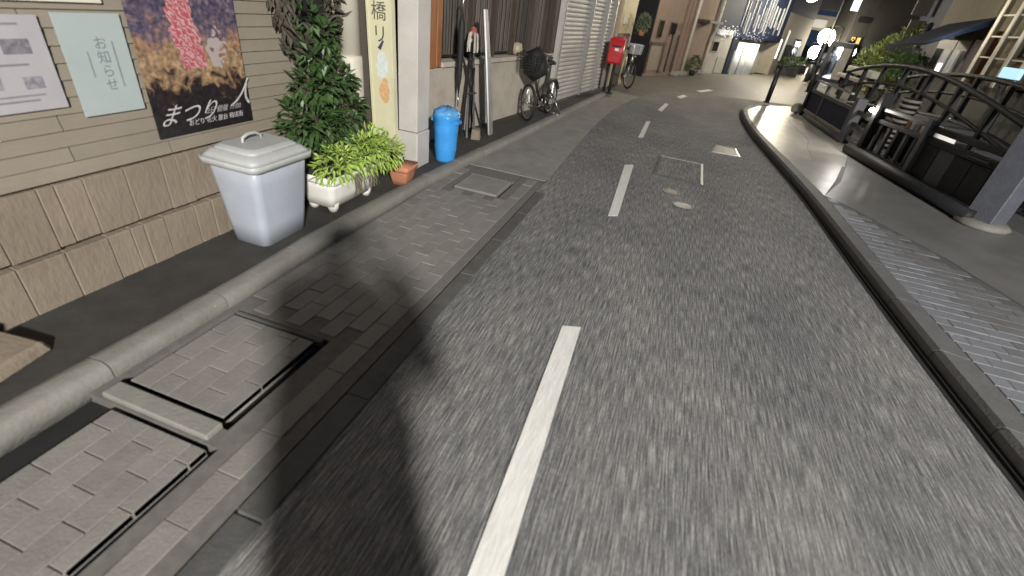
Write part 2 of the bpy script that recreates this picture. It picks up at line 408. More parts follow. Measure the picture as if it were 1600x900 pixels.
# mortar bed showing between pavers
mb = MB()
def bed_rects():
    xs = [(-2.0, -1.05)]
    for (y0, y1) in ((-6, -.36), (.81, .89), (1.53, 3.96)): mb.box(-1.985, -1.045, y0, y1, -.049, -.0015)
    mb.box(-1.29, -1.045, -.36, .81, -.049, -.0015); mb.box(-1.33, -1.045, .89, 1.53, -.049, -.0015)
    mb.box(-1.30, -1.045, 3.96, 4.715, -.049, -.0015); mb.box(-1.985, -1.81, 3.96, 4.715, -.049, -.0015); mb.box(-1.80, -1.31, 4.47, 4.715, -.049, -.0015)
    mb.box(-1.985, -1.935, .89, 1.53, -.049, -.0015)
bed_rects()
mb.build('mortar_bed', mat('joint_sand', (.13, .12, .11), .9, .2, 20), left_pavement)
# sunken drain covers
def drain_cover(label, x0, x1, y0, y1, gl, gr, bars):
    t = thing('drain_cover', label, 'drain cover', ((x0+x1)/2, (y0+y1)/2, 0), 0, 'drain covers set in the left pavement')
    cx_, cy_ = (x0+x1)/2, (y0+y1)/2; hx, hy = (x1-x0)/2, (y1-y0)/2
    for (ya, yb, m_, zt) in bars:
        MB().box(-hx+.02, hx-.02, ya-cy_, yb-cy_, -.045, zt).build('frame_bar', m_, t, bevel=.006)
    a0, a1, b0, b1 = -hx+gl, hx-gr, -hy+.03, hy-.035
    MB().box(a0, a1, b0, b1, -.045, -.003).build('tray', CONC, t)
    k = 0; xx = a0
    while xx < a1-.02:
        xb = min(xx+.102, a1); yy = b0-(.1 if k % 2 else 0)
        while yy < b1:
            ya, yb = max(yy, b0), min(yy+.202, b1)
            if yb-ya > .02:
                zt = .003+rng.uniform(-.0018, .0012)
                MB().box(xx, xb, ya, yb, -.03, zt).build('paver', PAVE_L, t, bevel=.002)
            yy += .2065
        xx += .1045; k += 1
drain_cover('sunken paver filled drain cover in front of the grey bin', *lids[0], .03, .055, [(.82, .90, CONC_L, .022), (1.5, 1.525, CONC_D, .006)])
drain_cover('sunken drain cover nearest the viewer in the bottom left corner', *lids[1], .12, .03, [])
# third cover: plain concrete lid
t = thing('drain_cover', 'flat concrete drain cover outlined by a groove beside the blue bin', 'drain cover', (-1.555, 4.215, 0), 0, 'drain covers set in the left pavement')
MB().box(-.225, .215, -.215, .215, -.045, .003).build('lid', CONC, t, bevel=.006)

# strip of dark edging blocks along the asphalt
edge = struct('pavement_edging', MB().prism([(-1.043, -6), (-.95, -6), (-.95, 4.6), (-1.043, 4.62)], -.18, -.012), CONC_D)
y = -.6; k = 0
while y < 4.3:
    L = .62
    if 2.9 < y+L < 3.6: L = .6
    xo = -1.035 + (-.0 if y < 5 else -(y-5)*.013); wdt = .10 if y > 1.6 else .115
    MB().hexa([(xo, y, -.05), (xo+wdt, y, -.05), (xo+wdt, y+L-.008, -.05), (xo, y+L-.008, -.05),
               (xo, y, .006), (xo+wdt, y, .006+.002*(k % 3)), (xo+wdt, y+L-.008, .008), (xo, y+L-.008, .006)]).build('edging_block', CONC_D, edge, bevel=.004)
    y += L; k += 1

# rounded kerb along the house front
kerbpts = [(-2.04, -6), (-2.03, .5), (-2.02, 1.6), (-2.05, 2.4), (-2.03, 3.57), (-1.985, 4.6), (-1.82, 6.7), (-1.55, 10.4), (-1.42, 12.2)]
lk = struct('left_kerb', MB().prism([(x-.06, y) for x, y in kerbpts]+[(x+.03, y) for x, y in reversed(kerbpts)], -.2, -.01), CONC)
y = -.28
while y < 11.6:
    L = .6
    yy = y
    pts = []
    prof = [(-.075, -.04), (-.075, .06), (-.066, .069), (-.03, .073), (.018, .071), (.04, .062), (.05, .044), (.058, -.04)]
    b = MB(); N = 4; i0 = 0
    for k in range(N+1):
        ty = yy+(L-.006)*k/N; xx = interp(kerbpts, ty)
        for (dx, dz) in prof: b.v.append((xx+dx+random.uniform(-.003, .003), ty, dz+random.uniform(-.003, .003)))
    m_ = len(prof)
    for k in range(N):
        for j in range(m_): b.f.append((k*m_+j, k*m_+(j+1) % m_, (k+1)*m_+(j+1) % m_, (k+1)*m_+j))
    for q0 in (0, N*m_):
        i1 = len(b.v); b.v += [b.v[q0+j] for j in range(m_)]; b.f.append(tuple(range(i1, i1+m_)))
    b.build('kerb_stone', CONC_L, lk, True)
    y += L
# dark strip between kerb and houses
mb = MB().prism([(-2.08, -6), (-2.08, 2), (-2.09, 2.4), (-2.08, 3.57), (-2.03, 4.6), (-1.87, 6.7), (-1.6, 10.4), (-1.46, 12.2), (-1.5, 16.6), (-3.4, 16.6), (-3.4, -6)], -.2, .05)
struct('front_strip', mb, mat('dark_strip', (.035, .032, .028), .8, .25, 6, .3, 50, dirt=.4))

# ---- right pavement
kin = [(2.75, -8), (2.2, 1), (2.14, 2.5), (2.03, 3.94), (1.96, 6.25), (1.80, 8), (1.66, 9.6), (1.62, 11.4), (1.72, 12.7), (2.2, 13.7), (3.2, 14.7), (5.2, 16.3)]
kout = [(2.55, -8), (2.03, 1), (1.93, 2.5), (1.86, 3.94), (1.79, 6.25), (1.65, 8), (1.53, 9.6), (1.50, 11.4), (1.60, 12.8), (2.1, 13.85), (3.12, 14.85), (5.1, 16.5)]
rp = MB().prism(kin + [(7, 21), (10, 30), (12, 44), (38, 44), (38, -8)], -.2, .0965)
right_pavement = struct('right_pavement', rp, mat('pavement_bed', (.10, .10, .10), .6, .15, 8, .2, 40))
fence_line = [(2.33, 6.98), (2.72, 8.2), (3.02, 9.28), (3.35, 9.5), (3.3, 12.6), (3.9, 14.4), (4.6, 16), (7.2, 21)]
MB().prism([(1.97, 6.1), (1.81, 8), (1.90, 8), (2.30, 7.0)], .08, .1).build('pavement_slab', SLAB, right_pavement)
MB().prism([(2.30, 7.006), (1.905, 7.996), (2.62, 7.996)], .08, .1).build('pavement_slab', SLAB, right_pavement)
yy = 8.004
while yy < 14.4:
    y2 = min(yy+.9, 14.4); xa, xb = interp(kin, yy)-.0, interp(kin, y2)-.0; xc, xd = interp(fence_line, yy), interp(fence_line, y2)
    k1, k2 = (xa+xc)/2, (xb+xd)/2
    for q in ([(xa, yy), (k1-.003, yy), (k2-.003, y2-.006), (xb, y2-.006)], [(k1+.003, yy), (xc, yy), (xd, y2-.006), (k2+.003, y2-.006)]):
        MB().prism(q, .08, .1+random.uniform(-.001, .001)).build('pavement_slab', SLAB, right_pavement)
    yy += .9
MB().prism([(interp(kin, 14.4), 14.404), (interp(fence_line, 14.4), 14.404), (4.6, 16), (7.2, 21), (7, 21), (5.2, 16.3), (3.2, 14.7)], .08, .1).build('pavement_slab', SLAB, right_pavement)
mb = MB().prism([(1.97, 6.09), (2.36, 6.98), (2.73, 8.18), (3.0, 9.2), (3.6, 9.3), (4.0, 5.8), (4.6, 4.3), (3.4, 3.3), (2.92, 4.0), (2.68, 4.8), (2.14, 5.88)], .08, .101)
mb.build('apron_shade', APRON_SHADE, right_pavement)  # darker pad painted where the fence post's shadow falls
pmr = [paver_mesh(.2035, .1025, .02, PAVE_R, k) for k in range(3)]; pm_shade = [paver_mesh(.2035, .1025, .02, PAVE_SHADE, k+9) for k in range(3)]
half = paver_mesh(.1005, .1025, .02, PAVE_R, 77)
y = 2.05; iy = 0; cnt = 0
while y < 6.1:
    x0 = interp(kin, y)+.108+(.103 if iy % 2 else 0)
    x = x0
    if iy % 2:
        o = bpy.data.objects.new('paver', half); C.objects.link(o); o.parent = right_pavement; o.location = (x0-.154, y, .101); cnt += 1
    xlim = interp([(3.6, 2.0), (3.02, 3.6), (2.9, 4.03), (2.66, 4.81), (2.13, 5.88), (1.9, 6.4)], y)
    while x < min(xlim-.08, 2.35+(y-2.3)*.52+.35):
        light = x < interp([(2.6, 2), (2.5, 3), (2.35, 4.2), (2.15, 6.4)], y)+rng.uniform(-.06, .06)
        if cnt < 298:
            o = bpy.data.objects.new('paver', (pmr if light else pm_shade)[rng.randrange(3)]); C.objects.link(o); o.parent = right_pavement
            o.location = (x, y, .101+rng.uniform(-.0012, .0012)); o.rotation_euler = (rng.uniform(-.012, .012), rng.uniform(-.006, .006), rng.uniform(-.008, .008)); cnt += 1
        x += .206
    y += .1055; iy += 1
# kerb stones on the right
rk = struct('right_kerb', MB().prism(kout + list(reversed(kin)), -.2, .02), GAP)
def poly_pt(pl, s):
    acc = 0
    for a, b in zip(pl[:-1], pl[1:]):
        L = math.dist(a, b)
        if acc+L >= s: k = (s-acc)/L; return (a[0]+(b[0]-a[0])*k, a[1]+(b[1]-a[1])*k)
        acc += L
    return pl[-1]
def smooth_line(pl):
    out = [pl[0]]
    for i in range(1, len(pl)-1):
        a, b, c = pl[i-1], pl[i], pl[i+1]
        out += [((a[0]+3*b[0])/4, (a[1]+3*b[1])/4), ((3*b[0]+c[0])/4, (3*b[1]+c[1])/4)]
    return out+[pl[-1]]
ko = smooth_line(smooth_line(kout)); ki = smooth_line(smooth_line(kin))
def tot(pl): return sum(math.dist(a, b) for a, b in zip(pl[:-1], pl[1:]))
To, Ti = tot(ko), tot(ki); NS = 40
for k in range(NS):
    a0, a1 = k/NS, (k+1)/NS
    b = MB(); st = 4
    for j in range(st+1):
        tt = a0+(a1-a0)*j/st
        if j == st: tt -= .012/To
        po = Vector((*poly_pt(ko, tt*To), 0)); pi = Vector((*poly_pt(ki, tt*Ti), 0)); d = (pi-po)
        d = d.normalized()
        for p_, z_ in ((po+d*.03, -.1), (po+d*.035, .07), (po+d*.06, .098), (pi-d*.01, .106), (pi-d*.004, -.1)): b.v.append((p_.x, p_.y, z_))
    for j in range(st):
        for q in range(5): b.f.append((j*5+q, j*5+(q+1) % 5, (j+1)*5+(q+1) % 5, (j+1)*5+q))
    b.f.append((0, 1, 2, 3, 4)); b.f.append(tuple(st*5+q for q in range(5)))
    b.build('kerb_stone', KERB, rk)
# black strip along the kerb foot, painting in its shadowed gap
mb = MB()
for a, b in zip(ko[:-1], ko[1:]):
    mb.quad((a[0]-.035, a[1], .004), (a[0]+.045, a[1], .004), (b[0]+.045, b[1], .004), (b[0]-.035, b[1], .004))
struct('kerb_foot_shade', mb, GAP)

# ---- iron covers in the road
def access_cover(name, label, poly, frame_w, m, two=False):
    c = Vector((sum(p[0] for p in poly)/4, sum(p[1] for p in poly)/4, 0)); t = thing(name, label, 'manhole cover', c, 0, 'iron covers set in the road')
    P = [Vector((p[0], p[1], 0))-c for p in poly]
    Q = [p*(1-frame_w) for p in P]
    for i in range(4):
        a, b_, c_, d_ = P[i], P[(i+1) % 4], Q[(i+1) % 4], Q[i]
        MB().hexa([(*a.xy, -.01), (*b_.xy, -.01), (*c_.xy, -.01), (*d_.xy, -.01), (*a.xy, .007), (*b_.xy, .007), (*c_.xy, .007), (*d_.xy, .007)]).build('frame_bar', m[i], t)
    S_ = [p*(1-frame_w-.03) for p in P]
    MB().prism([p.xy for p in S_], -.01, .004).build('lid', ASPH if not two else MG, t)
access_cover('access_cover', 'square road cover with one bright steel edge near the second dash', [(.02, 5.86), (.62, 5.80), (.64, 6.85), (.05, 6.85)], .1, [CONC_D, mat('bright_edge', (.62, .6, .55), .5, .1), MG, CONC_D])
access_cover('access_cover', 'small shiny metal cover plate in the road by the right kerb', [(.78, 7.72), (1.2, 7.75), (1.18, 8.3), (.86, 8.3)], .14, [mat('worn_steel', (.34, .335, .32), .5, .2, 14, metal=.4), METAL, MG, MG], True)
for (x, y, r, lab) in ((.40, 4.92, .11, 'shiny oval valve cover in the road, the nearer of two'), (.27, 5.3, .10, 'dull round valve cover in the road, the farther of two')):
    t = thing('valve_cover', lab, 'valve cover', (x, y, 0), 0, 'iron covers set in the road')
    MB().lathe([(r, -.01), (r, .008), (r*.84, .008), (r*.84, -.005)], n=22).build('ring', MG, t)
    MB().lathe([(r*.8, -.01), (r*.8, .005), (r*.45, .009)], n=22).build('lid', mat('worn_steel', (.34, .335, .32), .5, .2, 14, metal=.4) if y < 5 else MG, t)

# ------------------------------------------------------------------ siding house (left)
house = thing('siding_house', 'tan house with horizontal siding over a ribbed stone base, behind the grey bin', 'house', (-2.6, 0, 0))
hp = Vector((-2.6, 0, 0))
MB().box(-.6, -.045, -5, 3.42, 0, 4.6).build('wall', MORTAR, house)
z = .635; k = 0
while z < 3.4:
    for (y0, y1) in ((-5, 1.42 if k % 2 else 1.9), (1.42 if k % 2 else 1.9, 3.42)):
        b = MB(); g = .003
        # a lapped board: bottom edge proud of the top
        b.hexa([(-.05, y0+g, z), (.003, y0+g, z+.002), (.003, y1-g, z+.002), (-.05, y1-g, z), (-.05, y0+g, z+.0695), (-.007, y0+g, z+.0695), (-.007, y1-g, z+.0695), (-.05, y1-g, z+.069)])
        b.build('siding_board', SIDING, house)
    z += .07; k += 1
rng2 = random.Random(5)
for (z0, z1, dp) in ((.0, .302, .012), (.318, .622, .0)):
    y = -2.2
    while y < 3.42:
        L = rng2.choice((.07, .09, .12, .15, .2)); y1 = min(y+L, 3.42); d = dp+rng2.uniform(-.003, .004)
        zb = z0+rng2.uniform(0, .012) if z0 else .0
        MB().hexa([(-.05, y+.0015, zb), (d, y+.0015, zb), (d+rng2.uniform(-.004, .004), y1-.0015, zb), (-.05, y1-.0015, zb),
                   (-.05, y+.0015, z1), (d-.004, y+.0015, z1-.004), (d-.004, y1-.0015, z1-.004), (-.05, y1-.0015, z1)]).build('base_stone', STONE, house, bevel=.004)
        y = y1
b = MB().tube([(.1, 3.47, .78), (.1, 3.47, 4.4)], .082, 16); b.build('downpipe', CREAM, house, True)
b = MB().lathe([(.092, .74), (.094, .76), (.094, 1.06), (.088, 1.08)], (.1, 3.47, 0), 16); b.build('pipe_collar', CREAM, house, True)
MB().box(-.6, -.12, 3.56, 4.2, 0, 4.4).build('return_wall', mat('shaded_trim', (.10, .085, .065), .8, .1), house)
MB().box(-.05, .03, 3.43, 3.56, 0, 4.4).build('corner_post', mat('corner_trim', (.34, .29, .22), .7, .1), house)

# notices on the siding
def notice(name, label, y0, y1, z0, z1, m, lean=0):
    t = thing(name, label, 'notice', (-2.59, (y0+y1)/2, (z0+z1)/2), 0)
    hy, hz = (y1-y0)/2, (z1-z0)/2
    MB().box(0, .006, -hy, hy, -hz, hz).build('sheet', m, t)
    return t, hy, hz
t, hy, hz = notice('paper_notice', 'white paper notice with grey pictures, leftmost on the siding', 1.15, 1.47, .95, 1.315, PAPER)
for (y, z, a, c) in ((-.09, .06, .05, .03), (.05, .075, .05, .035), (-.08, -.06, .035, .03), (.065, -.065, .035, .03)):
    MB().box(.0061, .0072, y-a, y+a, z-c, z+c*.6).build('printed_picture', INK, t)
for (z, a) in ((.15, .12), (.0, .1), (-.12, .13), (-.14, .09)):
    MB().box(.0061, .0070, -a, a*.7, z-.004, z+.004).build('text_line', mat('light_ink', (.2, .185, .2), .8, .2), t)
t, hy, hz = notice('paper_notice', 'pale green plastic covered notice with faint handwriting beside the festival poster', 1.525, 1.81, .895, 1.325, PAPERG)
text_part('お\n知\nら\nせ', .06, INKF, t, 'handwriting', text_matrix((.0065, .02, .0), (0, 1, 0), (0, 0, 1)), .0006)
MB().box(.0061, .0068, .07, .078, -.1, .1).build('text_line', INKF, t); MB().box(.0061, .0068, -.05, -.043, -.05, .06).build('text_line', INKF, t)
t, hy, hz = notice('paper_notice', 'cream notice whose lower edge shows at the top left corner', 1.30, 1.75, 1.365, 1.75, mat('cream_paper', (.56, .53, .44), .8, .05))
# festival poster
def poster_mat():
    m = bpy.data.materials.new('poster_print'); m.use_nodes = True
    n = m.node_tree.nodes; l = m.node_tree.links; b = n['Principled BSDF']
    tc = n.new('ShaderNodeTexCoord')
    sep = n.new('ShaderNodeSeparateXYZ'); l.new(tc.outputs['Object'], sep.inputs[0])
    nz = n.new('ShaderNodeTexNoise'); nz.inputs['Scale'].default_value = 11; nz.inputs['Detail'].default_value = 8; nz.inputs['Distortion'].default_value = 1.4
    l.new(tc.outputs['Object'], nz.inputs['Vector'])
    def math_(op, a, b_=None, c_=None):
        q = n.new('ShaderNodeMath'); q.operation = op
        for i, v in enumerate((a, b_, c_)):
            if v is None: continue
            if isinstance(v, (int, float)): q.inputs[i].default_value = v
            else: l.new(v, q.inputs[i])
        return q.outputs[0]
    # vertical colour bands of a night scene: dark sky, brown crowd with lights, black base
    zz = math_('MULTIPLY_ADD', sep.outputs[2], 1.4, .5)
    zz = math_('ADD', zz, math_('MULTIPLY_ADD', nz.outputs[0], .75, -.375))
    cr = n.new('ShaderNodeValToRGB'); e = cr.color_ramp.elements
    e[0].position = 0; e[0].color = (.012, .01, .012, 1); e[1].position = 1; e[1].color = (.25, .235, .28, 1)
    for p, c in ((.2, (.02, .014, .015)), (.3, (.22, .145, .085)), (.42, (.28, .20, .12)), (.5, (.24, .14, .085)), (.6, (.16, .11, .13)), (.74, (.05, .047, .085)), (.88, (.16, .12, .14))):
        k = e.new(p); k.color = (*c, 1)
    l.new(zz, cr.inputs[0])
    n2 = n.new('ShaderNodeTexNoise'); n2.inputs['Scale'].default_value = 40; n2.inputs['Detail'].default_value = 4
    l.new(tc.outputs['Object'], n2.inputs['Vector'])
    r2 = n.new('ShaderNodeValToRGB'); r2.color_ramp.elements[0].position = .35; r2.color_ramp.elements[1].position = .7
    r2.color_ramp.elements[0].color = (.55, .55, .6, 1); r2.color_ramp.elements[1].color = (1.6, 1.5, 1.35, 1)
    l.new(n2.outputs[0], r2.inputs[0])
    mx = n.new('ShaderNodeMix'); mx.data_type = 'RGBA'; mx.blend_type = 'MULTIPLY'; mx.inputs[0].default_value = 1
    l.new(cr.outputs[0], mx.inputs[6]); l.new(r2.outputs[0], mx.inputs[7])
    # red and white streamers hanging in a column
    wv = n.new('ShaderNodeTexWave'); wv.inputs['Scale'].default_value = 16; wv.inputs['Distortion'].default_value = 11; wv.bands_direction = 'DIAGONAL'
    wv.inputs['Detail'].default_value = 3; wv.inputs['Detail Scale'].default_value = 2
    l.new(tc.outputs['Object'], wv.inputs['Vector'])
    rc = n.new('ShaderNodeValToRGB'); rc.color_ramp.elements[0].color = (.36, .07, .09, 1); rc.color_ramp.elements[1].color = (.46, .30, .29, 1)
    rc.color_ramp.elements[0].position = .3
    l.new(wv.outputs[0], rc.inputs[0])
    dx = math_('ABSOLUTE', math_('ADD', math_('MULTIPLY_ADD', sep.outputs[2], .12, math_('ADD', sep.outputs[1], .02)), math_('MULTIPLY_ADD', nz.outputs[0], .14, -.07)))
    mk = math_('MULTIPLY', math_('LESS_THAN', dx, .075), math_('GREATER_THAN', sep.outputs[2], -.11))
    m2 = n.new('ShaderNodeMix'); m2.data_type = 'RGBA'
    l.new(mk, m2.inputs[0]); l.new(mx.outputs[2], m2.inputs[6]); l.new(rc.outputs[0], m2.inputs[7])
    # white dress at the right of the streamers
    ddy = math_('ADD', sep.outputs[1], -.15); ddz = math_('ADD', sep.outputs[2], -.0)
    dd = math_('ADD', math_('MULTIPLY', ddy, ddy), math_('MULTIPLY', math_('MULTIPLY', ddz, ddz), .35))
    dd = math_('ADD', dd, math_('MULTIPLY_ADD', nz.outputs[0], .03, -.014))
    mk2 = math_('LESS_THAN', dd, .0042)
    m3 = n.new('ShaderNodeMix'); m3.data_type = 'RGBA'
    l.new(mk2, m3.inputs[0]); l.new(m2.outputs[2], m3.inputs[6]); m3.inputs[7].default_value = (.34, .29, .275, 1)
    l.new(m3.outputs[2], b.inputs['Base Color']); b.inputs['Roughness'].default_value = .4
    return m
t, hy, hz = notice('festival_poster', 'large dark festival poster with red streamers and white lettering above the bin', 1.845, 2.49, .725, 1.62, poster_mat())
WI = mat('white_lettering', (.34, .33, .32), .6, .45, 60)
lm = text_matrix((.0062, -.12, -.345), (0, 1, 0), (0, .25, 1))
text_part('まつり', .125, WI, t, 'lettering', lm, .0006, .45)
text_part('2日 開催 17:00', .04, WI, t, 'lettering', text_matrix((.0062, .12, -.345), (0, 1, 0), (0, .1, 1)), .0006, .3)
text_part('おどり 花火 屋台 商店街', .036, WI, t, 'lettering', text_matrix((.0062, .06, -.395), (0, 1, 0), (0, .1, 1)), .0006)
text_part('人', .17, WI, t, 'lettering', text_matrix((.0062, .262, -.28), (0, 1, 0), (0, .2, 1)), .0006, .4)

# hanging dried wreath
t = thing('dried_wreath', 'dried leafy wreath hung on the siding above the green shrub', 'wreath', (-2.55, 3.06, 1.42))
rr = random.Random(11)
b = MB()
for i in range(520):
    a = rr.uniform(0, 2*PI); r = .25+rr.gauss(0, .055)
    p = (rr.uniform(-.03, .07), math.cos(a)*r, math.sin(a)*r)
    b.leaf(p, (rr.uniform(-.3, .8), -math.sin(a)+rr.uniform(-.6, .6), math.cos(a)*.8-.5+rr.uniform(-.6, .6)), (1, 0, 0), rr.uniform(.05, .11), rr.uniform(.02, .045))
b.build('leaves', LEAF_B, t)
MB().torus((0, 0, 0), (1, 0, 0), .25, .022, 30, 8).build('hoop', BARK, t, True)
for i in range(30):
    pass
b = MB()
for i in range(24):
    a = 2*PI*i/24
    b.v.append((.0, math.cos(a)*.21, math.sin(a)*.21)); 
for i in range(24): b.v.append((-.02, math.cos(a)*.21 if False else math.cos(2*PI*i/24)*.21, math.sin(2*PI*i/24)*.21))
b.f.append(tuple(range(24))); b.f.append(tuple(range(47, 23, -1)))
for i in range(24): b.f.append((i, (i+1) % 24, 24+(i+1) % 24, 24+i))
b.build('backing', BLACK, t)

# grey waste bin
t = thing('waste_bin', 'pale grey square plastic bin with a handled lid in front of the stone base', 'bin', (-2.36, 2.27, .05))
def taper(x0, y0, x1, y1, z0, z1, n=4, rr_=.05):
    b = MB(); rings = []
    for k in range(n+1):
        s_ = k/n; hx = x0+(x1-x0)*s_; hy = y0+(y1-y0)*s_; z = z0+(z1-z0)*s_
        for (sx, sy, a0) in ((1, 1, 0), (-1, 1, PI/2), (-1, -1, PI), (1, -1, 1.5*PI)):
            for j in range(4):
                a = a0+PI/2*j/3
                b.v.append((sx*(hx-rr_)+math.cos(a)*rr_, sy*(hy-rr_)+math.sin(a)*rr_, z))
    for k in range(n):
        for j in range(16): b.f.append((k*16+j, k*16+(j+1) % 16, (k+1)*16+(j+1) % 16, (k+1)*16+j))
    b.f.append(tuple(range(15, -1, -1))); b.f.append(tuple(n*16+j for j in range(16)))
    return b
taper(.135, .195, .185, .235, 0, .55).build('body', BINP, t, True)
b = taper(.21, .258, .215, .262, .515, .555, 2, .05); b.build('lid_rim', BINL, t, True)
b = taper(.208, .255, .165, .205, .556, .60, 2, .05); b.build('lid', BINL, t, True)
b = taper(.165, .205, .13, .165, .6005, .625, 2, .05); b.build('lid_crown', BINL, t, True)
b = MB().tube([(-.03, -.075, .62), (-.03, -.07, .66), (-.03, -.03, .678), (-.03, .03, .678), (-.03, .07, .66), (-.03, .075, .62)], .010, 8); b.v = [(x, y, z-.012) for x, y, z in b.v]; b.build('lid_handle', BINL, t, True)
for o in t.children:
    for p in o.data.polygons:
        if abs(p.normal.z) > .95: p.use_smooth = False

# planter with two plants
t = thing('planter_box', 'white plastic planter on short feet between the grey bin and the terracotta pot', 'planter', (-2.33, 3.0, .05))
b = taper(.125, .27, .17, .31, .05, .27, 3, .045); b.build('body', PLASW, t, True)
b = taper(.185, .325, .185, .325, .245, .285, 1, .04); b.build('rim', PLASW, t, True)
for sx in (-1, 1):
    for sy in (-1, 1):
        MB().lathe([(.03, 0), (.042, .03), (.05, .075)], (sx*.085, sy*.215, 0), 10).build('foot', PLASW, t, True)
MB().box(-.15, .15, -.29, .29, .27, .288).build('soil', SOIL, t)
rr = random.Random(21)
t = thing('green_shrub', 'dark green leafy shrub rising from the back of the white planter', 'shrub', (-2.42, 3.02, .33))
b = MB()
for i in range(9):
    a = rr.uniform(0, 6.28); b.tube([(0, .02*i-.08, 0), (.06*math.cos(a), .12*math.sin(a), .3), (.1*math.cos(a), .22*math.sin(a)-.05, .62)], [.008, .006, .004], 5)
b.build('stems', BARK, t)
b = MB()
for (c, r, n) in (((0, -.2, .36), (.16, .2, .16), 230), ((.03, .0, .28), (.15, .22, .15), 200), ((.0, .2, .38), (.15, .17, .16), 190), ((.02, -.1, .58), (.13, .17, .12), 130), ((.0, .12, .60), (.13, .15, .12), 120), ((-.02, -.02, .78), (.08, .12, .1), 85), ((0, .06, .90), (.06, .08, .10), 55), ((-.02, -.06, 1.0), (.05, .07, .08), 30)):
    crown(b, c, r, n, .095, .042, rr, -.15, .6)
b.build('foliage', LEAF_D, t)
t = thing('leafy_plant', 'bright yellow green plant spilling over the front rim of the white planter', 'plant', (-2.24, 3.05, .33))
b = MB()
for i in range(14): 
    a = rr.uniform(-1.5, 1.5); b.tube([(0, rr.uniform(-.2, .2), 0), (.06, .2*math.sin(a), .1), (.12, .34*math.sin(a), .12)], .004, 4)
b.build('stems', LEAF_D, t)
b = MB()
for (c, r, n) in (((.02, -.2, .08), (.12, .2, .12), 330), ((.05, .1, .1), (.14, .24, .14), 430), ((.06, .37, .05), (.12, .2, .13), 330), ((.02, .25, .16), (.1, .18, .1), 150)):
    crown(b, c, r, n, .075, .022, rr, -.35, .5)
b.build('foliage', LEAF_L, t)
b = MB()
for i in range(28):
    y = rr.uniform(-.2, .1); b.tube([(.14, y, .02), (.17, y+rr.uniform(-.03, .03), -.03), (.18, y+rr.uniform(-.05, .05), -.12)], .003, 4)
b.build('trailing_roots', LEAF_B, t)
# terracotta pot
t = thing('flower_pot', 'square terracotta pot beside the foot of the white pillar', 'flower pot', (-2.15, 3.66, .05), .1)
taper(.065, .085, .095, .115, 0, .15, 3, .02).build('body', TERRA, t, True)
taper(.105, .125, .108, .128, .13, .175, 1, .02).build('rim', TERRA, t, True)
MB().box(-.085, .085, -.105, .105, .14, .165).build('soil', SOIL, t)
b = MB().tube([(0, 0, .16), (.01, .0, .24)], .006, 5); b.build('stem', BARK, t)
# stone lump in the lower left and a dark pot
t = thing('stone_step', 'flat tan stone block lying at the left edge in front of the stone base', 'stone', (-2.36, .74, .05), .15)
MB().hexa([(-.12, -.16, 0), (.12, -.14, 0), (.1, .15, 0), (-.13, .14, 0), (-.11, -.15, .07), (.1, -.13, .065), (.09, .13, .06), (-.12, .13, .07)]).build('block', STONE, t, bevel=.012)
t = thing('dark_pot', 'small dark round pot against the stone base at the left edge', 'pot', (-2.5, .7, .05))
MB().lathe([(.05, 0), (.075, .09), (.08, .13), (.07, .13), (.06, .09)], n=14).build('body', BLACK, t, True)

# yellow vertical sign
t = thing('vertical_sign', 'tall pale yellow vertical board sign with dark characters beside the white pillar', 'sign', (-2.53, 3.93, .25), 0)
b = MB().hexa([(-.065, -.02, 0), (.16, -.02, 0), (.16, .02, 0), (-.065, .02, 0), (-.125, -.02, 2.6), (.115, -.02, 2.6), (.115, .02, 2.6), (-.125, .02, 2.6)])
b.build('board', YSIGN, t)
for (x0, x1) in (((-.065, -.125), -1), ((.16, .115), 1)):
    s_ = x1
    MB().hexa([(x0[0]-.008, -.028, 0), (x0[0]+.008, -.028, 0), (x0[0]+.008, .026, 0), (x0[0]-.008, .026, 0), (x0[1]-.008, -.028, 2.6), (x0[1]+.008, -.028, 2.6), (x0[1]+.008, .026, 2.6), (x0[1]-.008, .026, 2.6)]).build('frame_edge', mat('sign_frame', (.55, .52, .36), .5, .1), t)
text_part('橋', .15, INKD, t, 'lettering', text_matrix((.02, -.0215, 1.13), (1, 0, 0), (0, 0, 1)), .0008)
text_part('リ', .15, INKD, t, 'lettering', text_matrix((.025, -.0215, .96), (1, 0, 0), (0, 0, 1)), .0008)
text_part('捕', .15, INKD, t, 'lettering', text_matrix((.01, -.0215, 1.31), (1, 0, 0), (0, 0, 1)), .0008)
text_part('釣', .15, INKD, t, 'lettering', text_matrix((.005, -.0215, 1.49), (1, 0, 0), (0, 0, 1)), .0008)
# faded bird picture on the sign
b = MB()
i0 = 0
for (cx_, cz_, rx, rz_) in ((.04, .72, .055, .12),):
    n = 18; b.v += [(cx_+rx*math.cos(2*PI*k/n)*(1+.2*math.sin(3*k)), -.0212, cz_+rz_*math.sin(2*PI*k/n)) for k in range(n)]; b.f.append(tuple(range(n)))
b.build('printed_picture', mat('pale_blue_print', (.55, .60, .58), .6, .12, 30), t)
b = MB(); n = 16; b.v = [(.06+.05*math.cos(2*PI*k/n)*(1+.25*math.sin(5*k)), -.0214, .52+.11*math.sin(2*PI*k/n)) for k in range(n)]; b.f.append(tuple(range(n)))
b.build('printed_picture', mat('orange_print', (.56, .34, .17), .6, .25, 40), t)
MB().quad((.0, -.0216, .86), (.03, -.0216, .845), (.065, -.0216, .92), (.05, -.0216, .925)).build('printed_mark', mat('purple_ink', (.05, .03, .10), .6, .2), t)

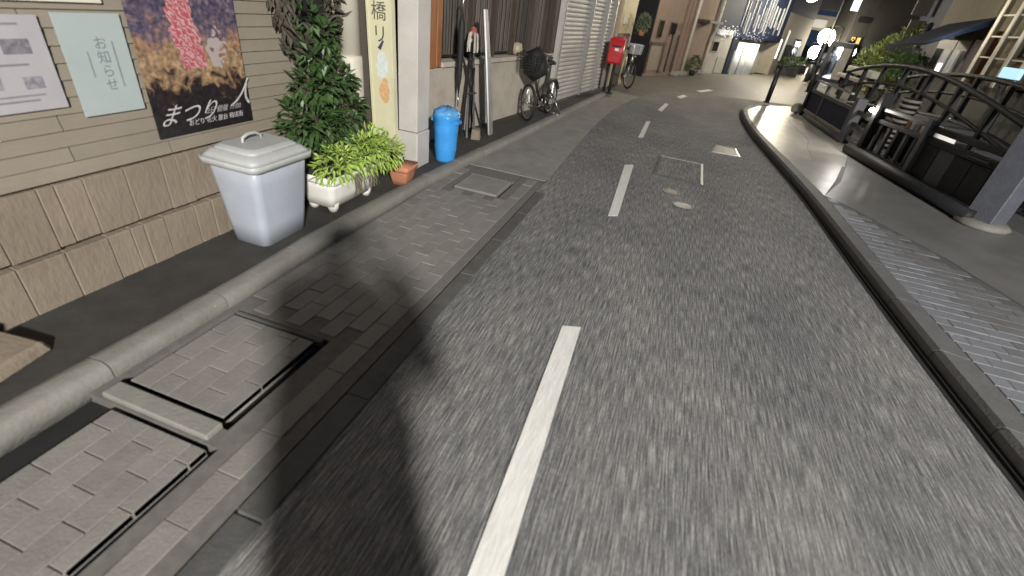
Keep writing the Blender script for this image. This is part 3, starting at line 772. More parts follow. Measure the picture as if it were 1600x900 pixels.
# white pillar
t = thing('porch_pillar', 'white rectangular pillar on a stone foot between yellow sign and blue bin', 'pillar', (-2.335, 4.2, .05))
MB().box(-.1, .1, -.12, .12, .35, 4.3).build('shaft', WHITEP, t, bevel=.006)
MB().box(-.108, .108, -.128, .128, 0, .344).build('plinth', WHITEP, t, bevel=.008)
MB().box(-.104, -.02, -.133, -.1285, .004, .34).build('facing_tile', WHITEP, t)
# blue bin
t = thing('blue_bin', 'bright blue plastic bin with a crumpled top behind the white pillar', 'bin', (-2.14, 4.53, .05))
prof = [(.10, 0), (.105, .02), (.115, .12), (.12, .14), (.118, .16), (.125, .3), (.13, .33), (.128, .35), (.135, .44), (.145, .46), (.14, .48)]
MB().lathe(prof, n=20).build('body', BLUE, t, True)
b = MB(); rr = random.Random(4)
prof2 = [(.145, .475), (.12, .515), (.06, .545), (.015, .54)]
b.lathe(prof2, n=20); b.v = [(x+rr.uniform(-.012, .012), y+rr.uniform(-.012, .012), z+rr.uniform(-.014, .014)) for x, y, z in b.v]
b.build('crumpled_cover', mat('pale_blue_film', (.12, .36, .68), .25, .2, 12), t, True)
b = MB()
for s_ in (-1, 1): b.box(s_*.13-.02, s_*.13+.02, -.05, .05, .40, .43)
b.build('grip', BLUE, t)

# ------------------------------------------------------------------ low shop front with window
fw = Frame((-2.72, 4.35), (-2.15, 8.72))
shop = thing('window_shop', 'old shop front with dark curtained windows above a plastered sill wall', 'shop', (0, 0, 0))
PLAST = mat('sill_plaster', (.42, .375, .31), .8, .1, 5, .3, 50, dirt=.45, dirtcol=(.22, .185, .145))
fw.part('sill_wall', PLAST, shop, 0, fw.len, 0, .84, -.25, 0)
fw.part('sill', PLAST, shop, .95, fw.len, .845, .9, -.25, .03, .006)
fw.part('header', DBROWN, shop, 0, fw.len, 2.3, 4.4, -.3, 0)
fw.part('back_wall', DBROWN, shop, 0, fw.len, .9, 2.3, -.75, -.6)
u = .78
fw.part('door_jamb', WOODB, shop, .62, .80, .845, 2.3, -.18, .02, .006)
fw.part('door_jamb', WOODB, shop, .86, .96, .845, 2.3, -.18, .0, .006)
fw.part('door_panel', mat('amber_door', (.33, .14, .05), .5, .2, 6), shop, .80, .86, .85, 2.3, -.16, -.06)
us = [.97, 1.75, 2.35, 2.95, 3.6, 4.15]
for a, b_ in zip(us[:-1], us[1:]):
    fw.part('window_pane', GLASSD, shop, a+.03, b_-.03, .92, 2.28, -.16, -.15)
    fw.part('mullion', WOODD, shop, b_-.03, b_+.03, .905, 2.3, -.19, -.08)
    mb = MB(); k = a+.05
    while k < b_-.05:
        fw.box(mb, k, k+.035, .95, 2.25, -.148, -.142+.006*math.sin(k*60)); k += .06
    mb.build('curtain', CURTAIN, shop)
fw.part('corner_board', WOODD, shop, 4.2, 4.38, 0, 4.4, -.25, .02)
MB().lathe([(.001, 0), (.07, .02), (.09, .08), (.07, .16), (.001, .18)], tuple(fw.P(3.05, -.06, .9)), 12).build('jar', mat('tan_ceramic', (.32, .27, .2), .5, .1), shop, True)

# folding easel, leaning board, mop
t = thing('folding_easel', 'dark folding easel with crossed legs leaning on the plastered sill wall', 'easel', (-2.3, 5.72, .05))
def legs(t, m):
    for (a, b_) in (((-.13, -.15, 0), (-.16, .1, 1.0)), ((.06, -.15, 0), (-.14, .12, 1.02)), ((-.02, -.2, 0), (-.2, .16, .9)), ((.1, .05, 0), (-.24, .0, .95)), ((-.14, .1, 0), (-.04, -.05, .8))):
        MB().bar(a, b_, .022).build('leg', m, t)
    MB().bar((-.12, -.06, .5), (.0, -.02, .52), .018).build('brace', m, t)
legs(t, METALD)
MB().box(-.2, -.12, .04, .18, .96, 1.06).build('head_block', METALD, t)
t = thing('leaning_board', 'long narrow white board with a bright edge leaning beside the easel', 'board', (-2.15, 5.92, .05))
b = MB(); N = 10
for k in range(N+1):
    s_ = k/N; z = 1.42*s_; y = -.13*s_; x = -.14*s_ - .05*math.sin(PI*s_)*0; wd = .055*(1-.55*max(0, s_-.75)/.25)+(.03*math.sin(PI*min(1, s_*1.3)) )
    for dx in (-.012, .012): b.v += [(x+dx, y-wd, z), (x+dx, y+wd, z)]
for k in range(N):
    i = k*4; j = i+4
    b.f += [(i, i+1, j+1, j), (i+2, j+2, j+3, i+3), (i, j, j+2, i+2), (i+1, i+3, j+3, j+1)]
b.f += [(0, 2, 3, 1), (N*4, N*4+1, N*4+3, N*4+2)]
b.build('blade', mat('satin_white', (.22, .215, .21), .4, .2, 7), t)
MB().tube([(.012, -.1, .02), (-.05, -.16, .7), (-.13, -.21, 1.42)], .012, 6).build('edge_trim', mat('bright_trim', (.8, .8, .8), .25, .05), t, True)
t = thing('mop', 'mop with a reddish head stood upside down behind the easel', 'mop', (-2.4, 5.85, .05))
MB().tube([(0, 0, 0), (-.02, -.08, 1.08)], .012, 6).build('handle', METALD, t, True)
b = MB(); rr = random.Random(9)
for i in range(40):
    a = rr.uniform(0, 6.28); b.tube([(-.02, -.08, 1.22), (-.02+.05*math.cos(a), -.08+.06*math.sin(a), 1.14), (-.02+.06*math.cos(a), -.08+.075*math.sin(a), 1.0+rr.uniform(-.05, .05))], .009, 4)
b.build('strands', mat('mop_cloth', (.5, .45, .4), .9, .2), t)
MB().lathe([(.03, 0), (.045, .04), (.035, .1)], (-.02, -.08, 1.12), 10).build('clamp', mat('rust_red', (.25, .07, .04), .7, .1), t, True)
t = thing('umbrella', 'closed black umbrella hanging by the wooden door jamb', 'umbrella', (-2.42, 5.42, .55))
MB().lathe([(.004, 0), (.028, .2), (.04, .5), (.035, .75), (.01, .86)], n=10).build('canopy', BLACK, t, True)
MB().tube([(0, 0, .85), (0, 0, 1.0), (.02, .03, 1.04), (.05, .05, 1.0)], .01, 6).build('handle', METAL, t, True)
MB().tube([(0, 0, -.12), (0, 0, .02)], [.006, .01], 6).build('ferrule', METAL, t, True)
t = thing('stone_weight', 'tan stone block weighing down the foot of the easel', 'stone', (-2.22, 5.58, .05), .3)
MB().hexa([(-.06, -.09, 0), (.06, -.08, 0), (.06, .09, 0), (-.06, .08, 0), (-.05, -.07, .13), (.05, -.07, .12), (.045, .07, .12), (-.05, .07, .13)]).build('block', STONE, t, bevel=.01)

# ------------------------------------------------------------------ bicycles
def bicycle(label, loc, rz, steer=0, wheel=.26, m_frame=METALD, m_fork=METAL, basket=True, cover=False, group=None, name='bicycle', lean=.0):
    t = thing(name, label, 'bicycle', loc, rz, group); t.rotation_euler = (lean, 0, rz)
    Wb = 1.0*wheel/.3
    def wheel_parts(cx_, st, nm):
        axis = Vector((math.sin(-st), math.cos(st), 0))
        wt = MB().torus((cx_, 0, wheel), axis, wheel-.02, .02, 30, 8).build(nm, BLACK, t, True)
        MB().torus((cx_, 0, wheel), axis, wheel-.045, .008, 30, 6).build('rim', METAL, wt, True)
        b = MB(); d = Vector((math.cos(st), math.sin(st), 0))
        for k in range(18):
            a = 2*PI*k/18; e = d*math.cos(a)+Vector((0, 0, 1))*math.sin(a)
            c = Vector((cx_, 0, wheel)); b.tube([c+axis*.02*(1 if k % 2 else -1), c+e*(wheel-.045)], .0022, 3, False)
        b.build('spokes', METAL, wt)
        MB().tube([Vector((cx_, 0, wheel))-axis*.045, Vector((cx_, 0, wheel))+axis*.045], .018, 8).build('hub', METAL, wt, True)
        return d, axis
    d, axis = wheel_parts(0, steer, 'wheel')
    wheel_parts(-Wb, 0, 'wheel')
    hd = Vector((-.12, 0, wheel*2+.12)); top = hd+Vector((-.06, 0, .25))
    b = MB()
    for s_ in (-1, 1): b.tube([Vector((0, 0, wheel))+axis*.05*s_, Vector((-.04, 0, wheel*1.6))+axis*.05*s_, hd], .012, 8)
    b.build('fork', m_fork, t, True)
    MB().tube([hd-Vector((0, 0, .03)), top], .018, 8).build('stem', m_fork, t, True)
    hb = top
    MB().tube([hb+axis*.27-d*.16, hb+axis*.25-d*.02, hb+Vector((0, 0, .02)), hb-axis*.25-d*.02, hb-axis*.27-d*.16], .012, 8).build('handlebar', METAL, t, True)
    bb = Vector((-Wb*.55, 0, wheel*.95)); sc = Vector((-Wb*.68, 0, wheel*2+.1))
    b = MB().tube([hd, hd*.5+bb*.5-Vector((0, 0, .06)), bb], .02, 8).tube([bb, sc], .018, 8)
    for s_ in (-.05, .05):
        b.tube([bb+Vector((0, s_*.5, 0)), Vector((-Wb, s_, wheel))], .011, 6).tube([sc-Vector((0, 0, .08)), Vector((-Wb, s_, wheel))], .01, 6)
    b.build('frame', m_frame, t, True)
    MB().tube([sc, sc+Vector((-.03, 0, .14))], .014, 8).build('seat_post', METAL, t, True)
    b = MB().lathe([(.01, .0), (.085, .01), (.095, .035), (.06, .06), (.01, .065)], (sc.x-.05, 0, sc.z+.13), 12)
    b.v = [(sc.x-.05+(x-sc.x+.05)*1.5, y*(.55 if x > sc.x else 1), z) for x, y, z in b.v]
    b.build('saddle', BLACK, t, True)
    MB().torus(bb+Vector((0, .05, 0)), (0, 1, 0), .075, .008, 20, 6).build('chainring', METAL, t, True)
    b = MB().tube([bb+Vector((-.1, -.08, -.1)), bb+Vector((0, -.06, 0)), bb+Vector((0, .06, 0)), bb+Vector((.1, .08, .1))], .01, 6)
    b.box(bb.x-.14, bb.x-.06, -.16, -.08, bb.z-.115, bb.z-.09); b.box(bb.x+.06, bb.x+.14, .08, .16, bb.z+.09, bb.z+.115)
    b.build('pedals', METALD, t)
    b = MB().tube([(-Wb, .06, wheel), (-Wb-.06, .2, .01)], .011, 6).tube([(-Wb, -.06, wheel), (-Wb-.06, -.2, .01)], .011, 6).tube([(-Wb-.06, -.2, .012), (-Wb-.06, .2, .012)], .01, 6)
    b.build('stand', METAL, t, True)
    b = MB()
    for k in range(9):
        a = R(20+k*18); r_ = wheel+.018
        p = Vector((-Wb-math.cos(a)*r_*1.0, 0, wheel+math.sin(a)*r_)); a2 = R(20+(k+1)*18)
        q = Vector((-Wb-math.cos(a2)*r_, 0, wheel+math.sin(a2)*r_))
        b.quad(p+Vector((0, -.03, 0)), p+Vector((0, .03, 0)), q+Vector((0, .03, 0)), q+Vector((0, -.03, 0)))
    b.build('mudguard', m_fork, t)
    if basket:
        b = MB(); o_ = hd+Vector((.14, 0, .08))
        for k in range(7):
            z = k*.035; g = .11+.02*k/6
            c4 = [o_+Vector((-g, -g*1.2, z)), o_+Vector((g, -g*1.2, z)), o_+Vector((g, g*1.2, z)), o_+Vector((-g, g*1.2, z))]
            for i in range(4): b.bar(c4[i], c4[(i+1) % 4], .006)
        for i in range(-3, 4):
            for s_ in (-1, 1):
                b.bar(o_+Vector((i*.036, s_*.132, 0)), o_+Vector((i*.04, s_*.156, .21)), .005); b.bar(o_+Vector((s_*.11, i*.042, 0)), o_+Vector((s_*.13, i*.05, .21)), .005)
        b.build('basket', METAL if not cover else BLACK, t)
    MB().lathe([(.03, 0), (.028, .03), (.005, .05)], tuple(hd+Vector((.06, .05, .0))), 10).build('headlamp', METAL, t, True)
    if cover:
        b = MB().lathe([(.02, -.02), (.16, .06), (.18, .2), (.13, .34), (.03, .42)], (hd.x+.02, 0, hd.z-.05), 14)
        rr = random.Random(2); b.v = [(x+rr.uniform(-.02, .02), y*1.05+rr.uniform(-.02, .02), z+rr.uniform(-.02, .02)) for x, y, z in b.v]
        b.build('handlebar_cover', BLACK, t, True)
    return t
bicycle('small wheeled bicycle with black covered basket standing by the roller shutter', (-2.03, 7.12, .05), R(-98), R(48), .265, BLACK, METAL, True, True)
bicycle('silver bicycle parked behind the red post box', (-1.18, 13.2, .0), R(-70), R(12), .31, METAL, METAL, True)

# ------------------------------------------------------------------ roller shutter shop
fs = Frame((-2.12, 8.78), (-1.66, 12.35))
ss = thing('shutter_shop', 'shop closed with grey white roller shutters in three bays', 'shop', (0, 0, 0))
fs.part('wall', GREYW, ss, 0, fs.len, 0, 4.4, -.5, -.14)
fs.part('step', CONC_D, ss, 0, fs.len, .0, .062, -.14, .04)
for uu, wd, m_ in ((.0, .1, WHITEP), (1.68, .035, RAIL), (2.68, .035, RAIL), (3.3, .06, RAIL)):
    fs.part('guide_rail', m_, ss, uu, uu+wd, .062, 2.6, -.1, .03)
fs.part('guide_rail', RAIL, ss, .13, .16, .062, 2.6, -.1, .035)
def slat(u0, u1, z):
    b = MB(); h = .072
    pr = [(0, -.06), (.015, -.046), (.036, -.042), (.058, -.046), (.07, -.062)]
    for (dz, d) in pr:
        b.v += [tuple(fs.P(u0, d, z+dz)), tuple(fs.P(u1, d, z+dz))]
    for k in range(4): b.f.append((2*k, 2*k+1, 2*k+3, 2*k+2))
    b.v += [tuple(fs.P(u0, -.075, z)), tuple(fs.P(u1, -.075, z)), tuple(fs.P(u0, -.075, z+.07)), tuple(fs.P(u1, -.075, z+.07))]
    b.f += [(0, 10, 11, 1), (8, 9, 13, 12), (10, 12, 13, 11)]
    b.build('shutter_slat', SHUT, ss)
for (u0, u1) in ((.165, 1.675), (1.72, 2.675), (2.72, 3.295)):
    z = .13
    fs.part('bottom_rail', SHUT, ss, u0, u1, .065, .128, -.075, -.03)
    while z < 2.5: slat(u0, u1, z); z += .074
fs.part('header', GREYW, ss, 0, fs.len, 2.6, 2.9, -.14, .06)

# ------------------------------------------------------------------ yellow corner wall, post box
fy = Frame((-1.66, 12.36), (-1.42, 14.0))
t = thing('corner_house', 'narrow yellow lit house front with brown corner post beside the dark alley', 'house', (0, 0, 0))
fy.part('wall', YELL, t, .18, fy.len, .0, 4.2, -1.8, -.02)
fy.part('corner_post', mat('tan_post', (.30, .23, .16), .7, .1), t, 0, .2, 0, 4.2, -.4, .03)
fy.part('door', WOODD, t, .5, 1.3, .05, .75, -.02, -.005)
fy.part('notice_board', REDD, t, .25, 1.35, .86, 1.22, -.02, .03)
fy.part('wall_plaque', CREAM, t, .6, .85, 1.42, 1.62, -.02, .02)
fy.part('wall_plaque', mat('tan_plaque', (.35, .28, .15), .7, .1), t, .95, 1.1, 1.32, 1.56, -.02, .02)
t = thing('post_box', 'red post box on a black pole by the roller shutter', 'post box', (-1.42, 11.42, .05), R(0))
taper(.16, .11, .16, .11, .62, 1.1, 1, .03).build('body', RED, t, True)
taper(.165, .115, .1, .07, 1.1, 1.14, 2, .03).build('cap', RED, t, True)
MB().box(-.1, .1, -.114, -.111, .95, .985).build('slot', BLACK, t)
MB().box(-.02, .06, -.113, -.1105, .88, .93).build('emblem', PLASW, t)
MB().box(-.13, .13, -.1125, -.1105, .66, .84).build('door', RED, t)
MB().tube([(.03, 0, 0), (.03, 0, .62)], .032, 10).build('pole', BLACK, t, True)
MB().tube([(-.1, .05, 0), (-.1, .05, .62)], .028, 10).build('pole', BLACK, t, True)
MB().box(-.13, .1, -.09, .11, 0, .03).build('base_plate', BLACK, t)
t = thing('hanging_plant', 'round green potted plant on a bracket at the alley corner', 'plant', (-1.2, 14.0, 1.3))
b = MB(); rr = random.Random(31); crown(b, (0, 0, .18), (.17, .17, .2), 420, .07, .035, rr, 0, .5); b.build('foliage', mat('grey_green_leaf', (.13, .18, .1), .6, .4, 12), t)
MB().lathe([(.06, -.1), (.09, .04)], n=12).build('pot', TERRA, t, True)
MB().bar((-.2, 0, -.06), (.0, 0, -.06), .02).build('bracket', METALD, t)

# ------------------------------------------------------------------ pink stucco house
fp = Frame((-1.1, 16.8), (.76, 21.38))
t = thing('stucco_house', 'pinkish brown stucco house with downpipes across the bend', 'house', (0, 0, 0))
fp.part('wall', PINK, t, 0, 2.8, 0, 5, -2.5, 0)
fp.part('side_wall', mat('alley_shade', (.008, .008, .009), .9, .3, 8), t, -.06, -.001, 0, 5, -2.5, -.02)  # house side coloured near black to paint in the alley's darkness
fp.part('wall', BROWNW, t, 2.8, fp.len, 0, 5, -2.5, .015)
for (a, b_, z0, z1, m_) in ((.05, .95, .18, .93, mat('pale_door', (.26, .2, .15), .6, .1)), ):
    d_ = fp.part('door', m_, t, a, b_, z0, z1, -.02, .02)
for (a, b_, z0, z1) in ((.0, 1.1, .93, 1.0), (.95, 1.05, .1, .93), (-.04, .05, .1, .93)): fp.part('door_frame', WOODD, t, a, b_, z0, z1, 0, .05)
w_ = fp.part('window', WOODD, t, .28, .62, 1.12, 1.62, 0, .03)
fp.part('pane', GLASSD, w_, .31, .59, 1.15, 1.59, .031, .036)
w_ = fp.part('window', WOODD, t, 1.15, 1.6, 1.2, 1.6, 0, .03)
fp.part('pane', GLASSD, w_, 1.18, 1.57, 1.23, 1.57, .031, .036)
for u in (1.2, 1.45, 1.95, 2.2, 2.5): fp.part('batten', WOODD if int(u*20) % 2 else PINK, t, u, u+.07, .12, 1.25 if u < 2 else 2.6, 0, .06)
mb = MB(); mb.hexa([fp.P(1.7, 0, 1.75), fp.P(4.3, 0, 1.75), fp.P(4.3, .8, 1.6), fp.P(1.7, .8, 1.6), fp.P(1.7, 0, 1.85), fp.P(4.3, 0, 1.85), fp.P(4.3, .8, 1.66), fp.P(1.7, .8, 1.66)])
mb.hexa([fp.P(1.7, 0, 4.75), fp.P(4.3, 0, 4.75), fp.P(4.3, .8, 4.6), fp.P(1.7, .8, 4.6), fp.P(1.7, 0, 4.85), fp.P(4.3, 0, 4.85), fp.P(4.3, .8, 4.66), fp.P(1.7, .8, 4.66)])
b = MB(); fp.box(b, 3.1, 4.4, 1.72, 1.8, 0, .5); b.build('awning', WOODD, t)
MB().tube([fp.P(2.87, .08, .1), fp.P(2.87, .08, 4.6)], .055, 10).build('downpipe', CREAM, t, True)
MB().tube([fp.P(4.86, .07, .1), fp.P(4.86, .07, 1.25), fp.P(5.0, .1, 1.5), fp.P(5.0, .1, 4)], .05, 10).build('downpipe', CREAM, t, True)
for u in (2.1, 2.62, 2.95, 4.6): fp.part('footing', GREYW, t, u, u+.25, 0, .14, 0, .22, .02)
t = thing('potted_shrub', 'small dark shrub against the brown wall between the downpipes', 'shrub', tuple(fp.P(3.55, .22, 0)))
b = MB(); rr = random.Random(8); crown(b, (0, 0, .36), (.17, .2, .28), 300, .1, .05, rr); b.build('foliage', LEAF_D, t)
MB().lathe([(.09, 0), (.13, .16)], n=12).build('pot', BLACK, t, True)
t = thing('mossy_planter', 'mossy green planter leaning against the brown wall', 'planter', tuple(fp.P(3.15, .12, 0)))
b = MB(); crown(b, (0, 0, .25), (.1, .18, .22), 200, .08, .05, rr); b.build('foliage', LEAF_F, t)
MB().box(-.1, .1, -.15, .15, 0, .12).build('trough', BROWNW, t, bevel=.01)
# dark house deep in the alley
t = thing('alley_house', 'unlit house closing the dark alley', 'house', (0, 0, 0))
MB().box(-7, -2.2, 17.2, 17.6, 0, 5).build('wall', NAVY, t)
MB().box(-6.0, -5.0, 17.15, 17.2, .1, 2).build('door', BLACK, t)

# ------------------------------------------------------------------ white shop with cloth curtains, navy upper floor
fq = Frame((.78, 21.5), (4.0, 27.0))
t = thing('navy_shop', 'shop with dark navy upper floor hung with strings of white lights', 'shop', (0, 0, 0))
fq.part('upper_wall', NAVY, t, 0, fq.len, 1.38, 5.5, -2.5, 0)
fq.part('wall', mat('warm_white_wall', (.32, .3, .26), .8, .08, 4, dirt=.3), t, .05, 1.75, 0, 1.38, -1, 0)
fq.part('side_wall', NAVY, t, 1.75, 2.15, -.05, 1.38, -1, .05)
fq.part('rear_wall', GREYW, t, 2.15, fq.len, -.05, 1.38, -1.2, -.6)
w_ = fq.part('window', GREYW, t, .25, .75, .78, 1.18, 0, .03)
fq.part('pane', GLASSD, w_, .29, .71, .82, 1.14, .031, .036)
fq.part('door', mat('grey_door', (.28, .27, .23), .6, .1), t, .95, 1.6, .04, .62, 0, .03)
fq.part('lit_fascia', L_PALE, t, .35, 1.5, 1.40, 1.58, .0, .1)
b = MB(); rr = random.Random(12)
for i in range(70):
    p = fq.P(rr.uniform(.3, 1.7), rr.uniform(.1, .25), rr.gauss(1.5, .1)); b.lathe([(.004, -.02), (.022, 0), (.004, .02)], tuple(p), 6)
b.build('fairy_lights', L_FAIRY, t)
for i in range(16):
    u = 1.95+i*.26+rr.uniform(-.06, .06); z0 = rr.uniform(1.45, 2.0); z1 = z0+rr.uniform(.5, 1.6)
    fq.part('light_strip', (L_DIM, STRIPM, L_PALE)[i % 3], t, u, u+rr.uniform(.03, .07), z0, z1, .0, .05)
b = MB()
for i in range(40):
    p = fq.P(rr.uniform(2.2, 4.5), rr.uniform(.1, .2), rr.uniform(1.32, 1.7)); b.lathe([(.003, -.015), (.016, 0), (.003, .015)], tuple(p), 5)
b.build('fairy_lights', L_FAIRY, t)
for (u0, u1) in ((2.2, 2.72), (2.82, 3.3), (3.36, 3.62), (3.68, 4.2)):
    b = MB(); N = 8
    for k in range(N+1):
        uu = u0+(u1-u0)*k/N; d = .1+.07*math.sin(PI*k/N)
        b.v += [tuple(fq.P(uu, d, -.02)), tuple(fq.P(uu, d, 1.22)), tuple(fq.P(uu, d-.012, -.02)), tuple(fq.P(uu, d-.012, 1.22))]
    for k in range(N):
        i = k*4; j = i+4; b.f += [(i, j, j+1, i+1), (i+2, i+3, j+3, j+2), (i+1, j+1, j+3, i+3), (i, i+2, j+2, j)]
    o = b.build('shop_curtain', WHITEF, None, True)
    tag(o, None, 'curtain', 'white cloth curtains hung across the navy shop')
    o['label'] = 'white hanging shop curtain, %s' % {2.2: 'leftmost and broadest below the fairy lights', 2.82: 'second from the left', 3.36: 'narrow one third from the left', 3.68: 'rightmost next to the dark post'}[u0]
ld = bpy.data.lights.new('fascia_light', 'POINT'); ld.energy = 4; ld.color = (.95, .97, 1); ld.shadow_soft_size = .3
lo = bpy.data.objects.new('fascia_light', ld); C.objects.link(lo); lo.parent = t; lo.location = fq.P(2.2, .9, 1.55)
fr = Frame((4.0, 27.0), (6.4, 34))
t = thing('cream_house', 'narrow cream house beyond the navy shop', 'house', (0, 0, 0))
fr.part('wall', mat('dull_cream', (.2, .18, .145), .8, .1, 4), t, 0, fr.len, 0, 2.6, -2, 0)
fr.part('upper_wall', NAVY, t, 0, fr.len, 2.6, 4.5, -2, -.02)
fr.part('lit_strip', L_WHITE, t, .2, .3, .7, 1.5, 0, .04)
fr.part('lit_strip', L_PALE, t, 1.2, 1.5, .6, 1.9, 0, .04)
fr.part('doorway', DBROWN, t, 1.9, 3.4, 0, 1.3, -.01, .03)
w_ = fr.part('window', DBROWN, t, 3.8, 5.6, .6, 1.6, 0, .03); fr.part('pane', GLASSD, w_, 3.9, 5.5, .7, 1.5, .031, .036)
# cross street building with signboard
t = thing('corner_building', 'pale grey building facing down the street with a white signboard', 'building', (0, 0, 0))
MB().box(3.2, 8.0, 42.6, 46, 0, 3.6).build('wall', mat('dull_grey_wall', (.08, .08, .078), .8, .15, 3, spec=.2), t)
MB().box(6.9, 9.2, 42.3, 42.6, 2.3, 3.2).build('canopy', mat('canopy_grey', (.13, .125, .115), .7, .1), t)
MB().box(7.35, 8.75, 42.2, 42.3, 2.45, 2.95).build('signboard', L_PALE, t)
for (x0, x1, z0, z1) in ((5.6, 6.3, 1.8, 2.5), (6.6, 7.2, 1.2, 1.6), (6.0, 6.5, .9, 1.3)):
    w_ = MB().box(x0, x1, 42.55, 42.6, z0, z1).build('window', METALD, t); MB().box(x0+.06, x1-.06, 42.54, 42.55, z0+.06, z1-.06).build('pane', GLASSD, w_)
MB().box(3.2, 9.5, 42.6, 46, 3.6, 7).build('upper_wall', mat('upper_grey', (.016, .018, .026), .8, .15, 3), t)
MB().box(6.9, 7.0, 42.0, 42.1, 0, 2.3).build('canopy_post', METALD, t); MB().box(9.0, 9.1, 42.0, 42.1, 0, 2.3).build('canopy_post', METALD, t)

for (x, y, z, e, lab) in ((9.3, 45, 2.0, 3, 'tiny warm glow added farthest down the street'), (7.55, 34.2, 1.55, 3, 'small glowing globe added beside the lit shop row'), (5.9, 33, 2.2, 3, 'small glowing globe added on the cream house front')):
    t = thing('added_glow', lab, 'added_glow', (x, y, z)); MB().lathe([(.02, -.16), (.12, -.1), (.15, 0), (.12, .1), (.02, .16)], n=12).build('added_globe', L_WARM, t, True); MB().tube([(0, 0, .15), (0, 0, .3), (.0, .25, .32)], .015, 6).build('bracket', METALD, t)  # extra globes added for more glow down the street
# far lit shopfront on the right of the street
ff = Frame((10.6, 42.4), (6.5, 28.5))
t = thing('lit_shop', 'row of lit shop windows with many small panes at the far end of the street', 'shop', (0, 0, 0))
ff.part('fascia', METALD, t, 0, ff.len, 1.5, 1.72, -.9, .05)
ff.part('rear_wall', GREYW, t, 0, ff.len, .15, 1.5, -.9, -.5)
ff.part('base_wall', METALD, t, 0, ff.len, 0, .15, -.9, 0)
rr = random.Random(17)
for i in range(22):
    u0 = i*ff.len/22; u1 = u0+ff.len/22
    ff.part('mullion', METALD, t, u1-.05, u1, .15, 1.5, -.1, .05)
    for j in range(4):
        z0 = .17+j*.33; q = rr.random()
        ff.part('pane', L_WHITE if q > .78 else (L_DIM if q > .3 else (L_BLUE if q > .24 else GLASSD)), t, u0+.01, u1-.06, z0, z0+.29, -.06, -.04)
t = thing('blue_sign', 'small lit blue sign under the bright white lamp', 'sign', (8.6, 36, 0))
MB().box(-.35, .35, -.06, .06, .8, 1.15).build('panel', L_BLUE, t); MB().box(-.3, -.02, -.07, -.06, .87, 1.08).build('emblem', L_COOL, t)
MB().bar((-.0, 0, 0), (0, 0, .8), .05).build('post', METALD, t)

# ------------------------------------------------------------------ right: gabled shop with lattice, awning
fb = Frame((6.5, 18.6), (6.5, 9.0))
t = thing('lattice_shop', 'yellowish shop with a cream lattice bay and lit doorway beyond the fence', 'shop', (0, 0, 0))
BEI = mat('yellow_plaster', (.12, .10, .065), .8, .1, 4, .2, 40, dirt=.3, dirtcol=(.15, .125, .08))
fb.part('wall', BEI, t, 3.6, fb.len, 1.25, 5.2, -3, -.25)
fb.part('wall', BEI, t, 0, 2.75, 2.1, 5.2, -3, -.25)
fb.part('base_wall', mat('grey_green_base', (.075, .075, .066), .8, .25, 4, .2, 30), t, 0, fb.len, 0, 1.2, -3, -.2)
fb.part('lintel', BEI, t, 2.75, 3.6, 2.1, 5.2, -3, -.26)
fb.part('lit_doorway', L_WHITE, t, 2.85, 3.25, 1.22, 2.05, -.5, -.45)
fb.part('door_post', WOODD, t, 2.7, 2.84, 1.2, 2.1, -.3, -.1); fb.part('door_post', WOODB, t, 3.3, 3.46, 1.2, 2.3, -.3, -.1)
for (a, b_, m_) in ((1.05, 1.45, L_DIM), (1.6, 1.95, L_DIM), (2.05, 2.55, GLASSD), (.5, .95, GLASSD)):
    w_ = fb.part('window', CREAM, t, a-.05, b_+.05, 1.2, 2.08, -.32, -.28); fb.part('pane', m_, w_, a, b_, 1.23, 1.85, -.279, -.27)
fb.part('goods_shelf', L_WHITE, t, 1.15, 1.38, 1.24, 1.5, -.265, -.25)
for u in (3.55, 4.2, 4.85, 5.5, 6.15): fb.part('lattice_post', CREAM, t, u-.06, u+.06, 1.2, 4.2, -.1, .02, .01)
for k in range(6):
    fb.part('lattice_rung', CREAM, t, 3.55, 6.15, 1.32+.42*k, 1.35+.42*k, -.05, -.02)
for a, b_ in ((4.27, 4.78), (4.92, 5.43), (5.57, 6.08)): fb.part('paper_screen', SHOJI, t, a, b_, 1.85, 4.0, -.2, -.15)
fb.part('brown_panel', WOODB, t, 4.9, 6.1, 1.25, 1.8, -.22, -.14)
fb.part('eaves', WOODD, t, 3.3, fb.len, 4.2, 4.4, -.25, .6)
mb = MB().hexa([fb.P(.6, 1.0, 1.72), fb.P(3.2, 1.0, 1.85), fb.P(3.2, -.2, 2.45), fb.P(.6, -.2, 2.3), fb.P(.6, 1.0, 1.76), fb.P(3.2, 1.0, 1.9), fb.P(3.2, -.2, 2.6), fb.P(.6, -.2, 2.45)])
mb.build('awning', NAVYC, t)
b = MB()
for k in range(9): 
    a = .6+2.6*k/9; b.quad(fb.P(a+.01, 1.01, 1.6+.015*k), fb.P(a+.27, 1.01, 1.6+.015*k), fb.P(a+.27, 1.0, 1.76), fb.P(a+.01, 1.0, 1.76))
b.build('awning_valance', NAVYC, t)
t2 = thing('lit_sign', 'small glowing pale blue sign at the right edge below the lattice', 'sign', tuple(fb.P(5.5, .12, 1.42)))
MB().box(-.04, .04, -.33, .33, 0, .2).build('panel', L_SIGN, t2, bevel=.01); MB().box(-.05, .05, -.35, .35, -.02, -.001).build('tray', METALD, t2)
MB().box(-.02, .02, -.03, .03, -1.32, -.02).build('post', METALD, t2)
ld = bpy.data.lights.new('doorway_light', 'POINT'); ld.energy = 6; ld.color = (1, .9, .72); ld.shadow_soft_size = .15
lo = bpy.data.objects.new('doorway_light', ld); C.objects.link(lo); lo.parent = t; lo.location = (5.75, 15.2, 2.3)

